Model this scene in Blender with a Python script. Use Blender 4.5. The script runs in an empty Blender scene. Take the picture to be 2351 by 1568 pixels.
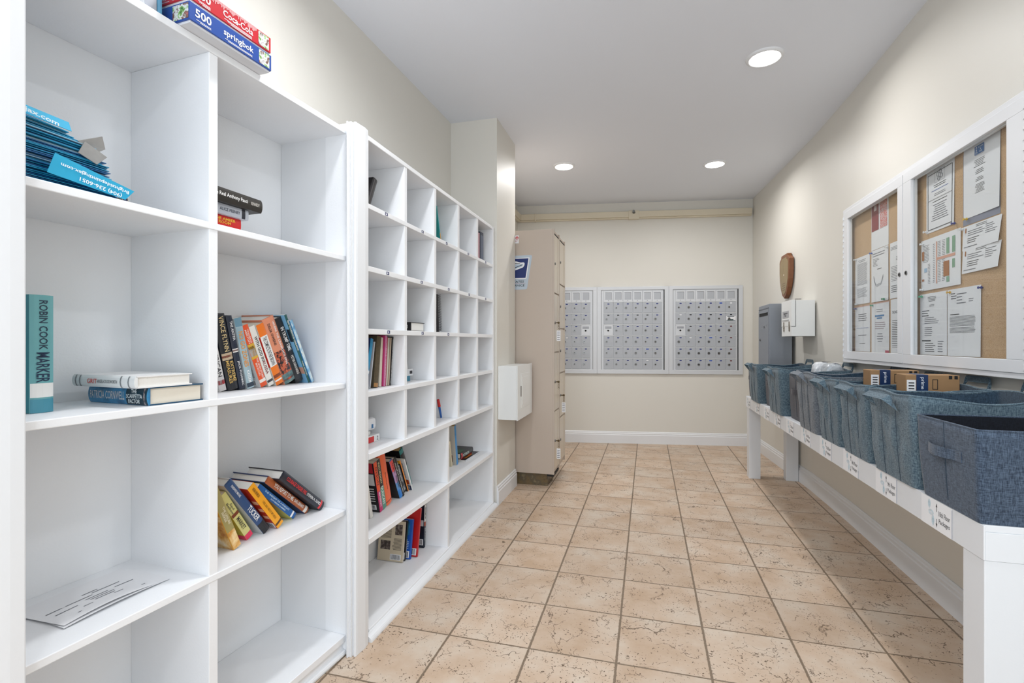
import bpy, bmesh, math, random
from mathutils import Matrix, Vector
from math import sin, cos, radians, pi, atan2, hypot
random.seed(7)
scene = bpy.context.scene
COL = scene.collection

# ------------------------------------------------------------------ camera
TH = 0.2675
cam_d = bpy.data.cameras.new('camera'); cam = bpy.data.objects.new('camera', cam_d); COL.objects.link(cam)
cam_d.sensor_width = 36.0; cam_d.lens = 1134.0 / 2351.0 * 36.0
cam_d.shift_x = 0.0; cam_d.shift_y = 0.0005; cam_d.clip_start = 0.02
cam.location = (0, 0, 1.2); cam.rotation_euler = (pi / 2, 0, TH)
cam_d.dof.use_dof = False
scene.camera = cam

# ------------------------------------------------------------------ world and light
w = bpy.data.worlds.new('world'); scene.world = w; w.use_nodes = True
bg = w.node_tree.nodes['Background']; bg.inputs[0].default_value = (0.86, 0.93, 1.0, 1); bg.inputs[1].default_value = 1.45
scene.view_settings.view_transform = 'Standard'; scene.view_settings.look = 'None'
scene.view_settings.exposure = 0.35; scene.view_settings.gamma = 1.0; scene.view_settings.use_curve_mapping = False
CEIL = 2.85
CANS = [(0.655, 3.144), (-0.753, 4.59), (0.601, 4.902)]
HIDDEN_CANS = [(0.66, 1.25), (-0.78, 1.42), (0.1, -0.6)]

def area(name, loc, rot, size, power, color, shape='DISK', size_y=None, spread=pi):
    l = bpy.data.lights.new(name, 'AREA'); l.shape = shape; l.size = size
    if size_y: l.size_y = size_y
    l.energy = power; l.color = color; l.spread = spread
    o = bpy.data.objects.new(name, l); COL.objects.link(o); o.location = loc; o.rotation_euler = rot
    return o
for i, (x, y) in enumerate(CANS):
    area('recessed_lamp', (x, y, CEIL - 0.022), (0, 0, 0), 0.15, (7.0, 10.3, 9.4)[i], (1.0, 0.985, 0.97), spread=radians(165))
for i, (x, y) in enumerate(HIDDEN_CANS):
    area('recessed_lamp', (x, y, CEIL - 0.022), (0, 0, 0), 0.15, (7.0, 10.5, 8.0)[i], (0.97, 0.985, 1.0), spread=radians(165))
# added softbox behind the camera: cool fill in place of unseen daylight
area('rear_softbox_fill', (-0.1, -1.38, 1.45), (radians(90), 0, 0), 2.6, 18, (0.86, 0.94, 1.0), 'RECTANGLE', 2.3)

# ------------------------------------------------------------------ materials
def srgb(c):
    if isinstance(c, str):
        c = c.lstrip('#'); c = [int(c[i:i + 2], 16) / 255 for i in (0, 2, 4)]
    return tuple(((x / 12.92) if x <= 0.04045 else ((x + 0.055) / 1.055) ** 2.4) for x in c)
MATS = {}
def mat(name, color, rough=0.55, metal=0.0, bump=0.0, bscale=200, var=0.0, vscale=8, spec=0.5, coat=0.0):
    if name in MATS: return MATS[name]
    m = bpy.data.materials.new(name); m.use_nodes = True
    nt = m.node_tree; b = nt.nodes['Principled BSDF']
    c = srgb(color); b.inputs['Base Color'].default_value = (*c, 1)
    b.inputs['Roughness'].default_value = rough; b.inputs['Metallic'].default_value = metal
    b.inputs['Specular IOR Level'].default_value = spec
    b.inputs['Coat Weight'].default_value = coat
    tc = nt.nodes.new('ShaderNodeTexCoord')
    if var > 0:
        n = nt.nodes.new('ShaderNodeTexNoise'); n.inputs['Scale'].default_value = vscale; n.inputs['Detail'].default_value = 4
        nt.links.new(tc.outputs['Object'], n.inputs['Vector'])
        mx = nt.nodes.new('ShaderNodeMix'); mx.data_type = 'RGBA'
        mx.inputs[6].default_value = (*[x * (1 - var) for x in c], 1); mx.inputs[7].default_value = (*[min(1, x * (1 + var)) for x in c], 1)
        nt.links.new(n.outputs['Fac'], mx.inputs[0]); nt.links.new(mx.outputs[2], b.inputs['Base Color'])
    if bump > 0:
        n2 = nt.nodes.new('ShaderNodeTexNoise'); n2.inputs['Scale'].default_value = bscale; n2.inputs['Detail'].default_value = 3
        nt.links.new(tc.outputs['Object'], n2.inputs['Vector'])
        bp = nt.nodes.new('ShaderNodeBump'); bp.inputs['Strength'].default_value = bump; bp.inputs['Distance'].default_value = 0.002
        nt.links.new(n2.outputs['Fac'], bp.inputs['Height']); nt.links.new(bp.outputs[0], b.inputs['Normal'])
    MATS[name] = m; return m
def flat(hexc, rough=0.5):
    return mat('print_' + hexc.lstrip('#') + ('' if rough == 0.5 else '_%d' % int(rough * 100)), hexc, rough)

M_wall = mat('wall_paint', '#dddad2', 0.5, bump=0.10, bscale=260, var=0.01, vscale=2)
M_wallL = M_wall
M_ceil = mat('ceiling_paint', '#e6eaf2', 0.8, bump=0.12, bscale=120)
M_trim = mat('trim_paint', '#e6e8eb', 0.35, bump=0.05, bscale=90)
M_shelf = mat('shelf_paint', '#f0f2f5', 0.45, bump=0.16, bscale=160, var=0.012, vscale=14)
M_table = mat('table_paint', '#e0e3e7', 0.5, bump=0.05)
M_locker = mat('locker_beige', '#bfb1a4', 0.4, bump=0.05, bscale=300)
M_lockdoor = mat('locker_door_beige', '#cfc4b4', 0.28, bump=0.02)
M_alu = mat('aluminium', '#d2d5d9', 0.45, 0.2, bump=0.02)
M_alud = mat('aluminium_door', '#b3b7bd', 0.5, 0.15, bump=0.02)
M_dark = mat('dark_gap', '#151517', 0.7)
M_lock = mat('lock_steel', '#8b8b8a', 0.3, 0.9)
M_lockc = mat('lock_core', '#4a453f', 0.4, 0.5)
M_brass = mat('brass', '#67563c', 0.4, 0.6)
M_rail = mat('aluminium_rail', '#e6e8ea', 0.4, 0.1)
M_mailbox = mat('mailbox_grey', '#8f949c', 0.35, 0.35, bump=0.02)
M_box = mat('panel_paint', '#e9ebea', 0.4, bump=0.04)
M_pages = mat('book_pages', '#ddd5c6', 0.8, bump=0.25, bscale=600)
M_pagesw = mat('book_pages_white', '#e9e7e2', 0.8, bump=0.25, bscale=600)
M_pagesb = mat('book_pages_aged', '#b99a68', 0.8, bump=0.25, bscale=600)
M_paper = mat('paper', '#eeeff2', 0.6)
M_ink = mat('ink', '#24242a', 0.6)
M_inkg = mat('ink_grey', '#6d6f78', 0.6)
M_wood = mat('walnut', '#7a4a2a', 0.4, bump=0.15, bscale=60, var=0.25, vscale=20)
M_plate = mat('bronze_plate', '#a08a62', 0.35, 0.55, var=0.15, vscale=12)
M_card = mat('cardboard', '#9f7c56', 0.7, bump=0.1, var=0.06, vscale=30)
M_blk = mat('black_plastic', '#1c1c1f', 0.5)
M_toe = None

def nodes_mat(name):
    m = bpy.data.materials.new(name); m.use_nodes = True
    return m, m.node_tree, m.node_tree.nodes['Principled BSDF']

def tile_material():
    m, nt, b = nodes_mat('travertine_tile'); N = nt.nodes.new; L = nt.links.new
    tc = N('ShaderNodeTexCoord'); mp = N('ShaderNodeMapping'); mp.vector_type = 'POINT'
    P = 0.335
    mp.inputs['Location'].default_value = (0.1125 / P, -3.5577 / P, 0); mp.inputs['Scale'].default_value = (1 / P, 1 / P, 1 / P)
    L(tc.outputs['Object'], mp.inputs[0])
    sx = N('ShaderNodeSeparateXYZ'); L(mp.outputs[0], sx.inputs[0])
    def math(op, a, bb=None, c=None):
        n = N('ShaderNodeMath'); n.operation = op
        for i, v in enumerate((a, bb, c)):
            if v is None: continue
            if isinstance(v, (int, float)): n.inputs[i].default_value = v
            else: L(v, n.inputs[i])
        return n.outputs[0]
    # distance to the nearest grout line, wobbled a little so the tile edges look chipped
    en = N('ShaderNodeTexNoise'); en.inputs['Scale'].default_value = 26; en.inputs['Detail'].default_value = 3; L(mp.outputs[0], en.inputs['Vector'])
    wob = math('MULTIPLY', math('SUBTRACT', en.outputs['Fac'], 0.5), 0.014)
    def edge(c):
        f = math('FRACT', c); return math('MINIMUM', f, math('SUBTRACT', 1.0, f))
    ex = edge(sx.outputs[0]); ey = edge(sx.outputs[1])
    ed = math('ADD', math('MINIMUM', ex, math('MULTIPLY', ey, 1.25)), wob)
    gr = N('ShaderNodeMapRange'); gr.inputs[1].default_value = 0.009; gr.inputs[2].default_value = 0.0165; gr.inputs[3].default_value = 1; gr.inputs[4].default_value = 0
    L(ed, gr.inputs[0])
    fl = N('ShaderNodeCombineXYZ'); L(math('FLOOR', sx.outputs[0]), fl.inputs[0]); L(math('FLOOR', sx.outputs[1]), fl.inputs[1])
    wn = N('ShaderNodeTexWhiteNoise'); L(fl.outputs[0], wn.inputs['Vector'])
    # shift pattern per tile
    va = N('ShaderNodeVectorMath'); va.operation = 'MULTIPLY_ADD'; L(wn.outputs['Color'], va.inputs[0]); va.inputs[1].default_value = (9, 9, 9); L(mp.outputs[0], va.inputs[2])
    n1 = N('ShaderNodeTexNoise'); n1.inputs['Scale'].default_value = 1.6; n1.inputs['Detail'].default_value = 5; n1.inputs['Roughness'].default_value = 0.6; L(va.outputs[0], n1.inputs['Vector'])
    base = N('ShaderNodeValToRGB'); L(n1.outputs['Fac'], base.inputs[0])
    e = base.color_ramp.elements
    e[0].position = 0.3; e[0].color = (*srgb('#bfa48a'), 1); e[1].position = 0.68; e[1].color = (*srgb('#d3c4b3'), 1)
    x = base.color_ramp.elements.new(0.48); x.color = (*srgb('#cbb49e'), 1)
    tint = N('ShaderNodeMix'); tint.data_type = 'RGBA'; tint.blend_type = 'MULTIPLY'
    tv = N('ShaderNodeMapRange'); tv.inputs[3].default_value = 0.9; tv.inputs[4].default_value = 1.03; L(wn.outputs['Value'], tv.inputs[0])
    tcx = N('ShaderNodeCombineXYZ'); [L(tv.outputs[0], tcx.inputs[i]) for i in range(3)]
    tint.inputs[0].default_value = 1; L(base.outputs[0], tint.inputs[6]); L(tcx.outputs[0], tint.inputs[7])
    # fine speckle pits
    n2 = N('ShaderNodeTexNoise'); n2.inputs['Scale'].default_value = 42; n2.inputs['Detail'].default_value = 2; L(va.outputs[0], n2.inputs['Vector'])
    n3 = N('ShaderNodeTexNoise'); n3.inputs['Scale'].default_value = 2.6; n3.inputs['Detail'].default_value = 2; L(va.outputs[0], n3.inputs['Vector'])
    thr = math('SUBTRACT', 0.805, math('MULTIPLY', n3.outputs['Fac'], 0.28))
    pit = N('ShaderNodeMapRange'); pit.inputs[2].default_value = 0.03; L(math('SUBTRACT', n2.outputs['Fac'], thr), pit.inputs[0])
    # meandering hairline veins
    dn = N('ShaderNodeTexNoise'); dn.inputs['Scale'].default_value = 7; dn.inputs['Detail'].default_value = 4; L(va.outputs[0], dn.inputs['Vector'])
    dv = N('ShaderNodeVectorMath'); dv.operation = 'MULTIPLY_ADD'; L(dn.outputs['Color'], dv.inputs[0]); dv.inputs[1].default_value = (.42, .42, 0); L(va.outputs[0], dv.inputs[2])
    vo = N('ShaderNodeTexVoronoi'); vo.feature = 'DISTANCE_TO_EDGE'; vo.inputs['Scale'].default_value = 2.6; L(dv.outputs[0], vo.inputs['Vector'])
    vm = N('ShaderNodeMapRange'); vm.inputs[1].default_value = 0.004; vm.inputs[2].default_value = 0.014; vm.inputs[3].default_value = 1; vm.inputs[4].default_value = 0; L(vo.outputs[0], vm.inputs[0])
    n4 = N('ShaderNodeTexNoise'); n4.inputs['Scale'].default_value = 4.2; n4.inputs['Detail'].default_value = 3; L(va.outputs[0], n4.inputs['Vector'])
    vmask = N('ShaderNodeMapRange'); vmask.inputs[1].default_value = 0.47; vmask.inputs[2].default_value = 0.53; L(n4.outputs['Fac'], vmask.inputs[0])
    vein = math('MULTIPLY', vm.outputs[0], vmask.outputs[0])
    dark = math('MAXIMUM', math('MULTIPLY', vein, 0.9), pit.outputs[0])
    mx = N('ShaderNodeMix'); mx.data_type = 'RGBA'; L(dark, mx.inputs[0]); L(tint.outputs[2], mx.inputs[6]); mx.inputs[7].default_value = (*srgb('#665443'), 1)
    mg = N('ShaderNodeMix'); mg.data_type = 'RGBA'; L(gr.outputs[0], mg.inputs[0]); L(mx.outputs[2], mg.inputs[6]); mg.inputs[7].default_value = (*srgb('#7d6c5a'), 1)
    L(mg.outputs[2], b.inputs['Base Color'])
    b.inputs['Roughness'].default_value = 0.5; b.inputs['Specular IOR Level'].default_value = 0.35
    hgt = math('SUBTRACT', math('SUBTRACT', 1.0, gr.outputs[0]), math('MULTIPLY', dark, 0.5))
    bp = N('ShaderNodeBump'); bp.inputs['Strength'].default_value = 0.5; bp.inputs['Distance'].default_value = 0.003; L(hgt, bp.inputs['Height']); L(bp.outputs[0], b.inputs['Normal'])
    return m
M_tile = tile_material()

def fabric_material(name, c1, c2, scale=1.0):
    m, nt, b = nodes_mat(name); N = nt.nodes.new; L = nt.links.new
    tc = N('ShaderNodeTexCoord')
    outs = []
    for sc in ((620, 620, 70), (80, 80, 800)):
        mp = N('ShaderNodeMapping'); mp.inputs['Scale'].default_value = [s * scale for s in sc]; L(tc.outputs['Object'], mp.inputs[0])
        n = N('ShaderNodeTexNoise'); n.inputs['Scale'].default_value = 1; n.inputs['Detail'].default_value = 3; n.inputs['Roughness'].default_value = 0.65; L(mp.outputs[0], n.inputs['Vector'])
        outs.append(n.outputs['Fac'])
    a = N('ShaderNodeMath'); a.operation = 'ADD'; L(outs[0], a.inputs[0]); L(outs[1], a.inputs[1])
    r = N('ShaderNodeMapRange'); r.inputs[1].default_value = 0.82; r.inputs[2].default_value = 1.18; L(a.outputs[0], r.inputs[0])
    mx = N('ShaderNodeMix'); mx.data_type = 'RGBA'; L(r.outputs[0], mx.inputs[0]); mx.inputs[6].default_value = (*srgb(c1), 1); mx.inputs[7].default_value = (*srgb(c2), 1)
    L(mx.outputs[2], b.inputs['Base Color']); b.inputs['Roughness'].default_value = 0.9; b.inputs['Specular IOR Level'].default_value = 0.15
    b.inputs['Sheen Weight'].default_value = 0.2
    bp = N('ShaderNodeBump'); bp.inputs['Strength'].default_value = 0.35; bp.inputs['Distance'].default_value = 0.001; L(a.outputs[0], bp.inputs['Height']); L(bp.outputs[0], b.inputs['Normal'])
    return m
F_blue = fabric_material('chambray_blue', '#2c3f50', '#71858f')
F_grey = fabric_material('chambray_grey', '#454c56', '#808890')
F_dark = fabric_material('charcoal_canvas', '#2c2b31', '#4c4a52')
F_navy = fabric_material('navy_slate_canvas', '#2a3545', '#566578', 0.8)
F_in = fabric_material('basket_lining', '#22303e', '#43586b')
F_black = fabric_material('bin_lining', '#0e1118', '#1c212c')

def cork_material():
    m, nt, b = nodes_mat('cork'); N = nt.nodes.new; L = nt.links.new
    tc = N('ShaderNodeTexCoord'); n = N('ShaderNodeTexNoise'); n.inputs['Scale'].default_value = 420; n.inputs['Detail'].default_value = 3; L(tc.outputs['Object'], n.inputs['Vector'])
    r = N('ShaderNodeValToRGB'); L(n.outputs['Fac'], r.inputs[0]); e = r.color_ramp.elements
    e[0].position = 0.3; e[0].color = (*srgb('#a5825c'), 1); e[1].position = 0.55; e[1].color = (*srgb('#d2b08a'), 1)
    L(r.outputs[0], b.inputs['Base Color']); b.inputs['Roughness'].default_value = 0.85
    return m
M_cork = cork_material()

def photo_material(name, cols, scale):
    m, nt, b = nodes_mat(name); N = nt.nodes.new; L = nt.links.new
    tc = N('ShaderNodeTexCoord'); n = N('ShaderNodeTexNoise'); n.inputs['Scale'].default_value = scale; n.inputs['Detail'].default_value = 5; L(tc.outputs['Object'], n.inputs['Vector'])
    r = N('ShaderNodeValToRGB'); L(n.outputs['Fac'], r.inputs[0]); els = r.color_ramp.elements
    k = len(cols)
    els[0].position = 0.3; els[0].color = (*srgb(cols[0]), 1); els[1].position = 0.7; els[1].color = (*srgb(cols[-1]), 1)
    for i in range(1, k - 1):
        x = els.new(0.3 + 0.4 * i / (k - 1)); x.color = (*srgb(cols[i]), 1)
    L(r.outputs[0], b.inputs['Base Color']); b.inputs['Roughness'].default_value = 0.4
    return m
PH_tree = photo_material('printed_blossom', ['#2a1c20', '#1f2024', '#d96a45', '#26303a'], 90)
PH_water = photo_material('printed_water', ['#39565c', '#5d7b7c', '#7b8c84'], 60)
PH_garden = photo_material('printed_garden', ['#2f5a2a', '#7fae5a', '#e2e4e6', '#6a4a34', '#b06a6a'], 55)
PH_sepia = photo_material('printed_sepia', ['#2a2320', '#4a3d38', '#8c8078'], 70)
PH_map = photo_material('printed_map', ['#3f86b8', '#8fbcd8', '#e2e9e4', '#2f6ea8'], 28)
PH_fan = photo_material('printed_parasol', ['#a85a22', '#d9a04e', '#f1d39a', '#fff0d8'], 26)
PH_red = photo_material('printed_confetti', ['#a3222f', '#e9d8d6', '#c7424a', '#f0b79a'], 120)
PH_stone = photo_material('stained_vinyl', ['#3a2f22', '#6e5b3d', '#59503f', '#8d7c5c'], 14)
PH_cap = photo_material('blue_cover_art', ['#15406b', '#3f8fbd', '#0d2f52'], 14)
PH_haze = photo_material('pale_blue_art', ['#7fa0b0', '#a9c0c8', '#5f8296'], 8)

def glass_material():
    m, nt, b = nodes_mat('display_glass'); N = nt.nodes.new; L = nt.links.new
    nt.nodes.remove(b)
    out = [n for n in nt.nodes if n.type == 'OUTPUT_MATERIAL'][0]
    t = N('ShaderNodeBsdfTransparent'); t.inputs[0].default_value = (0.97, 0.98, 0.98, 1)
    g = N('ShaderNodeBsdfGlossy'); g.inputs['Roughness'].default_value = 0.02
    f = N('ShaderNodeLayerWeight'); p5 = N('ShaderNodeMath'); p5.operation = 'POWER'; L(f.outputs['Facing'], p5.inputs[0]); p5.inputs[1].default_value = 4.0
    ma = N('ShaderNodeMath'); ma.operation = 'MULTIPLY_ADD'; L(p5.outputs[0], ma.inputs[0]); ma.inputs[1].default_value = 0.5; ma.inputs[2].default_value = 0.02
    mx = N('ShaderNodeMixShader'); L(ma.outputs[0], mx.inputs[0]); L(t.outputs[0], mx.inputs[1]); L(g.outputs[0], mx.inputs[2]); L(mx.outputs[0], out.inputs[0])
    return m
M_glass = glass_material()
def emit(name, c, s):
    m, nt, b = nodes_mat(name); b.inputs['Base Color'].default_value = (*c, 1); b.inputs['Emission Color'].default_value = (*c, 1); b.inputs['Emission Strength'].default_value = s
    return m
M_lens = emit('lamp_lens', (1, 0.98, 0.96), 9.0)

# ------------------------------------------------------------------ mesh helpers
I4 = Matrix.Identity(4)
def T(x, y, z): return Matrix.Translation((x, y, z))
def R(a, ax): return Matrix.Rotation(a, 4, ax)
class MB:
    def __init__(s): s.v = []; s.f = []; s.mi = []; s.mats = []
    def _m(s, m):
        if m not in s.mats: s.mats.append(m)
        return s.mats.index(m)
    def add(s, vs, fs, m=None, M=None):
        o = len(s.v)
        for p in vs:
            p = Vector(p); s.v.append(tuple(M @ p) if M is not None else tuple(p))
        k = s._m(m) if m else 0
        for f in fs: s.f.append(tuple(o + i for i in f)); s.mi.append(k)
        return s
    def box(s, a, b, m=None, M=None):
        x0, y0, z0 = a; x1, y1, z1 = b
        if x0 > x1: x0, x1 = x1, x0
        if y0 > y1: y0, y1 = y1, y0
        if z0 > z1: z0, z1 = z1, z0
        v = [(x0, y0, z0), (x1, y0, z0), (x1, y1, z0), (x0, y1, z0), (x0, y0, z1), (x1, y0, z1), (x1, y1, z1), (x0, y1, z1)]
        return s.add(v, [(0, 3, 2, 1), (4, 5, 6, 7), (0, 1, 5, 4), (1, 2, 6, 5), (2, 3, 7, 6), (3, 0, 4, 7)], m, M)
    def prism(s, poly, z0, z1, m=None, M=None):
        n = len(poly); area = sum(poly[i][0] * poly[(i + 1) % n][1] - poly[(i + 1) % n][0] * poly[i][1] for i in range(n))
        if area < 0: poly = poly[::-1]
        v = [(x, y, z0) for x, y in poly] + [(x, y, z1) for x, y in poly]
        f = [tuple(range(n))[::-1], tuple(range(n, 2 * n))] + [(i, (i + 1) % n, n + (i + 1) % n, n + i) for i in range(n)]
        return s.add(v, f, m, M)
    def cyl(s, p0, p1, r0, r1=None, m=None, n=16, M=None, caps=True):
        r1 = r0 if r1 is None else r1
        p0 = Vector(p0); p1 = Vector(p1); d = (p1 - p0).normalized()
        a = d.orthogonal().normalized(); b = d.cross(a)
        v = []
        for p, r in ((p0, r0), (p1, r1)):
            for i in range(n):
                t = 2 * pi * i / n; v.append(tuple(p + a * (r * cos(t)) + b * (r * sin(t))))
        f = [(i, (i + 1) % n, n + (i + 1) % n, n + i) for i in range(n)]
        if caps: f += [tuple(range(n))[::-1], tuple(range(n, 2 * n))]
        return s.add(v, f, m, M)
    def tube(s, pts, r, m=None, n=8, M=None):
        pts = [Vector(p) for p in pts]; v = []; prev = None
        for i, p in enumerate(pts):
            d = (pts[min(i + 1, len(pts) - 1)] - pts[max(i - 1, 0)]).normalized()
            a = d.orthogonal().normalized() if prev is None else (prev - d * prev.dot(d)).normalized()
            prev = a; b = d.cross(a)
            for k in range(n):
                t = 2 * pi * k / n; v.append(tuple(p + a * (r * cos(t)) + b * (r * sin(t))))
        f = []
        for i in range(len(pts) - 1):
            for k in range(n): f.append((i * n + k, i * n + (k + 1) % n, (i + 1) * n + (k + 1) % n, (i + 1) * n + k))
        f += [tuple(range(n))[::-1], tuple(range((len(pts) - 1) * n, len(pts) * n))]
        return s.add(v, f, m, M)
    def grid(s, fn, nu, nv, m=None, M=None):
        v = [fn(i / nu, j / nv) for j in range(nv + 1) for i in range(nu + 1)]
        f = [(j * (nu + 1) + i, j * (nu + 1) + i + 1, (j + 1) * (nu + 1) + i + 1, (j + 1) * (nu + 1) + i) for j in range(nv) for i in range(nu)]
        return s.add(v, f, m, M)
    def build(s, name, m=None, parent=None, bevel=0, smooth=False, M=None, fixn=False):
        me = bpy.data.meshes.new(name); me.from_pydata(s.v, [], s.f); me.update()
        mats = s.mats or [m]
        for k in mats: me.materials.append(k)
        if s.mats: me.polygons.foreach_set('material_index', s.mi)
        if smooth: me.polygons.foreach_set('use_smooth', [True] * len(me.polygons))
        if fixn:
            b = bmesh.new(); b.from_mesh(me); bmesh.ops.recalc_face_normals(b, faces=b.faces); b.to_mesh(me); b.free()
        o = bpy.data.objects.new(name, me); COL.objects.link(o)
        if parent: o.parent = parent
        if M is not None: o.matrix_local = M
        if bevel:
            bv = o.modifiers.new('bevel', 'BEVEL'); bv.width = bevel; bv.segments = 2; bv.limit_method = 'ANGLE'; bv.angle_limit = radians(40)
        return o
def tag(o, label, cat, group=None):
    o['label'] = label; o['category'] = cat
    if group: o['group'] = group
    return o
def thing(name, label, cat, M=I4, group=None):
    o = bpy.data.objects.new(name, None); o.empty_display_size = 0.05; COL.objects.link(o); o.matrix_world = M
    return tag(o, label, cat, group)
def struct(o): o['kind'] = 'structure'; return o
def boxobj(name, a, b, m, parent=None, bevel=0): return MB().box(a, b, m).build(name, parent=parent, bevel=bevel)
def copy_tree(o, parent=None):
    c = o.copy(); COL.objects.link(c); c.parent = parent
    for ch in o.children: copy_tree(ch, c)
    return c

FONT = {}
def text_mesh(body, bold=0.0):
    k = (body, bold)
    if k in FONT: return FONT[k]
    cu = bpy.data.curves.new('txt', 'FONT'); cu.body = body; cu.size = 1.0; cu.resolution_u = 2; cu.offset = bold; cu.space_line = 0.9
    cu.align_x = 'CENTER'
    o = bpy.data.objects.new('txt', cu); COL.objects.link(o)
    dg = bpy.context.evaluated_depsgraph_get(); dg.update()
    me = bpy.data.meshes.new_from_object(o.evaluated_get(dg))
    bpy.data.objects.remove(o); bpy.data.curves.remove(cu)
    xs = [v.co.x for v in me.vertices]; ys = [v.co.y for v in me.vertices]
    vs = [((v.co.x - min(xs)) / (max(xs) - min(xs)) - 0.5, (v.co.y - min(ys)) / max(1e-6, (max(ys) - min(ys))) - 0.5) for v in me.vertices]
    fs = [tuple(p.vertices) for p in me.polygons]; bpy.data.meshes.remove(me)
    FONT[k] = (vs, fs); return FONT[k]
def add_text(mb, body, wd, ht, M, m, bold=0.0):
    vs, fs = text_mesh(body, bold); mb.add([(x * wd, y * ht, 0) for x, y in vs], fs, m, M)
def frame(origin, right, up):
    r = Vector(right).normalized(); u = Vector(up).normalized(); n = r.cross(u)
    M = Matrix.Identity(4)
    for i in range(3): M[i][0] = r[i]; M[i][1] = u[i]; M[i][2] = n[i]; M[i][3] = origin[i]
    return M

# ================================================================== SETTING
struct(boxobj('floor', (-2.2, -1.4, -0.06), (1.7, 6.7, 0), M_tile))
struct(boxobj('ceiling', (-2.2, -1.4, CEIL), (1.7, 6.7, CEIL + 0.08), M_ceil))
struct(MB().prism([(-1.69, -1.4), (-1.475, 1.72), (-1.43, 3.475), (-1.53, 3.475), (-1.575, 1.72), (-1.79, -1.4)], 0, CEIL, M_wall).build('wall_left'))
struct(boxobj('wall_column', (-1.62, 3.475, 0), (-1.068, 3.995, CEIL), M_wall))
struct(boxobj('wall_alcove', (-1.62, 3.995, 0), (-1.52, 5.95, CEIL), M_wall))
BW0 = Vector((-0.956, 5.895)); BA = radians(81.25); BD = Vector((sin(BA), cos(BA))); BN = Vector((-cos(BA), sin(BA)))  # BN points away from the room
def bwp(t, n=0.0): p = BW0 + BD * t - BN * -n if False else BW0 + BD * t + BN * n; return (p.x, p.y)
struct(MB().prism([bwp(-0.75), bwp(2.35), bwp(2.35, 0.1), bwp(-0.75, 0.1)], 0, CEIL, M_wall).build('wall_back'))
RW = [(1.305, -1.4), (1.305, 3.76), (1.288, 4.5), (1.172, 6.215)]
def rwx(y):
    for (x0, y0), (x1, y1) in zip(RW, RW[1:]):
        if y <= y1: return x0 + (x1 - x0) * (y - y0) / (y1 - y0)
    return RW[-1][0]
for (xa, ya), (xb, yb) in zip(RW, RW[1:]):
    struct(MB().prism([(xa, ya), (xb, yb), (xb + 0.1, yb), (xa + 0.1, ya)], 0, CEIL, M_wall).build('wall_right'))

BBP = [(0, 0), (0.017, 0), (0.017, 0.098), (0.013, 0.104), (0.0135, 0.118), (0.009, 0.124), (0.0085, 0.134), (0.004, 0.14), (0, 0.14)]
def baseboard(name, pts, side=1):
    mb = MB()
    for a, b in zip(pts, pts[1:]):
        a = Vector((*a, 0)); b = Vector((*b, 0)); d = (b - a).normalized(); n = Vector((-d.y, d.x, 0)) * side
        n_ = len(BBP); v = [a + n * p[0] + Vector((0, 0, p[1])) for p in BBP] + [b + n * p[0] + Vector((0, 0, p[1])) for p in BBP]
        f = [(i, (i + 1) % n_, n_ + (i + 1) % n_, n_ + i) for i in range(n_)] + [tuple(range(n_))[::-1], tuple(range(n_, 2 * n_))]
        mb.add([tuple(x) for x in v], f, M_trim)
    return struct(mb.build(name, fixn=True))
baseboard('baseboard_right', RW[:-1] + [(1.173, 6.2)], 1)
baseboard('baseboard_back', [bwp(-0.55), bwp(2.12)], -1)
baseboard('baseboard_column', [(-1.068, 3.47), (-1.068, 3.995)], -1)

# sprinkler pipe cover along the back wall
mb = MB()
def along(mb, t0, t1, z0, z1, n0, n1, m):
    mb.prism([bwp(t0, -n0), bwp(t1, -n0), bwp(t1, -n1), bwp(t0, -n1)], z0, z1, m)
M_pipe = mat('pipe_cover_paint', '#ddd3bd', 0.45)
along(mb, -0.555, 2.13, 2.665, 2.735, 0.0, 0.055, M_pipe); along(mb, -0.545, 2.13, 2.650, 2.665, 0.0, 0.040, M_pipe)
o = thing('pipe_cover', 'cream boxed pipe cover running along the top of the back wall', 'pipe cover')
mb.build('casing', parent=o, bevel=0.004)
mb = MB(); along(mb, 0.745, 0.865, 2.643, 2.742, 0.0, 0.062, M_pipe); mb.build('joint_collar', parent=o, bevel=0.003)
mb = MB(); along(mb, -0.36, -0.345, 2.646, 2.739, 0.0, 0.06, M_pipe); mb.build('joint_collar', parent=o, bevel=0.002)
x, y = bwp(0.80, -0.075); mb = MB(); mb.cyl((x, y + 0.02, 2.72), (x, y - 0.012, 2.72), 0.02, 0.012, M_lock, 16)
mb.cyl((x, y - 0.012, 2.722), (x, y - 0.03, 2.722), 0.006, 0.006, M_brass, 10); mb.cyl((x, y - 0.03, 2.722), (x, y - 0.033, 2.722), 0.014, 0.014, M_lock, 16)
mb.build('sprinkler_head', parent=o)

mb = MB(); mb.box((-1.519, 4.0, 2.665), (-1.465, 5.80, 2.735), M_pipe); mb.box((-1.519, 4.0, 2.65), (-1.48, 5.80, 2.665), M_pipe)
tag(mb.build('pipe_cover', bevel=0.004), 'cream boxed pipe cover on the alcove wall above the lockers, turning the corner', 'pipe cover')
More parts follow.
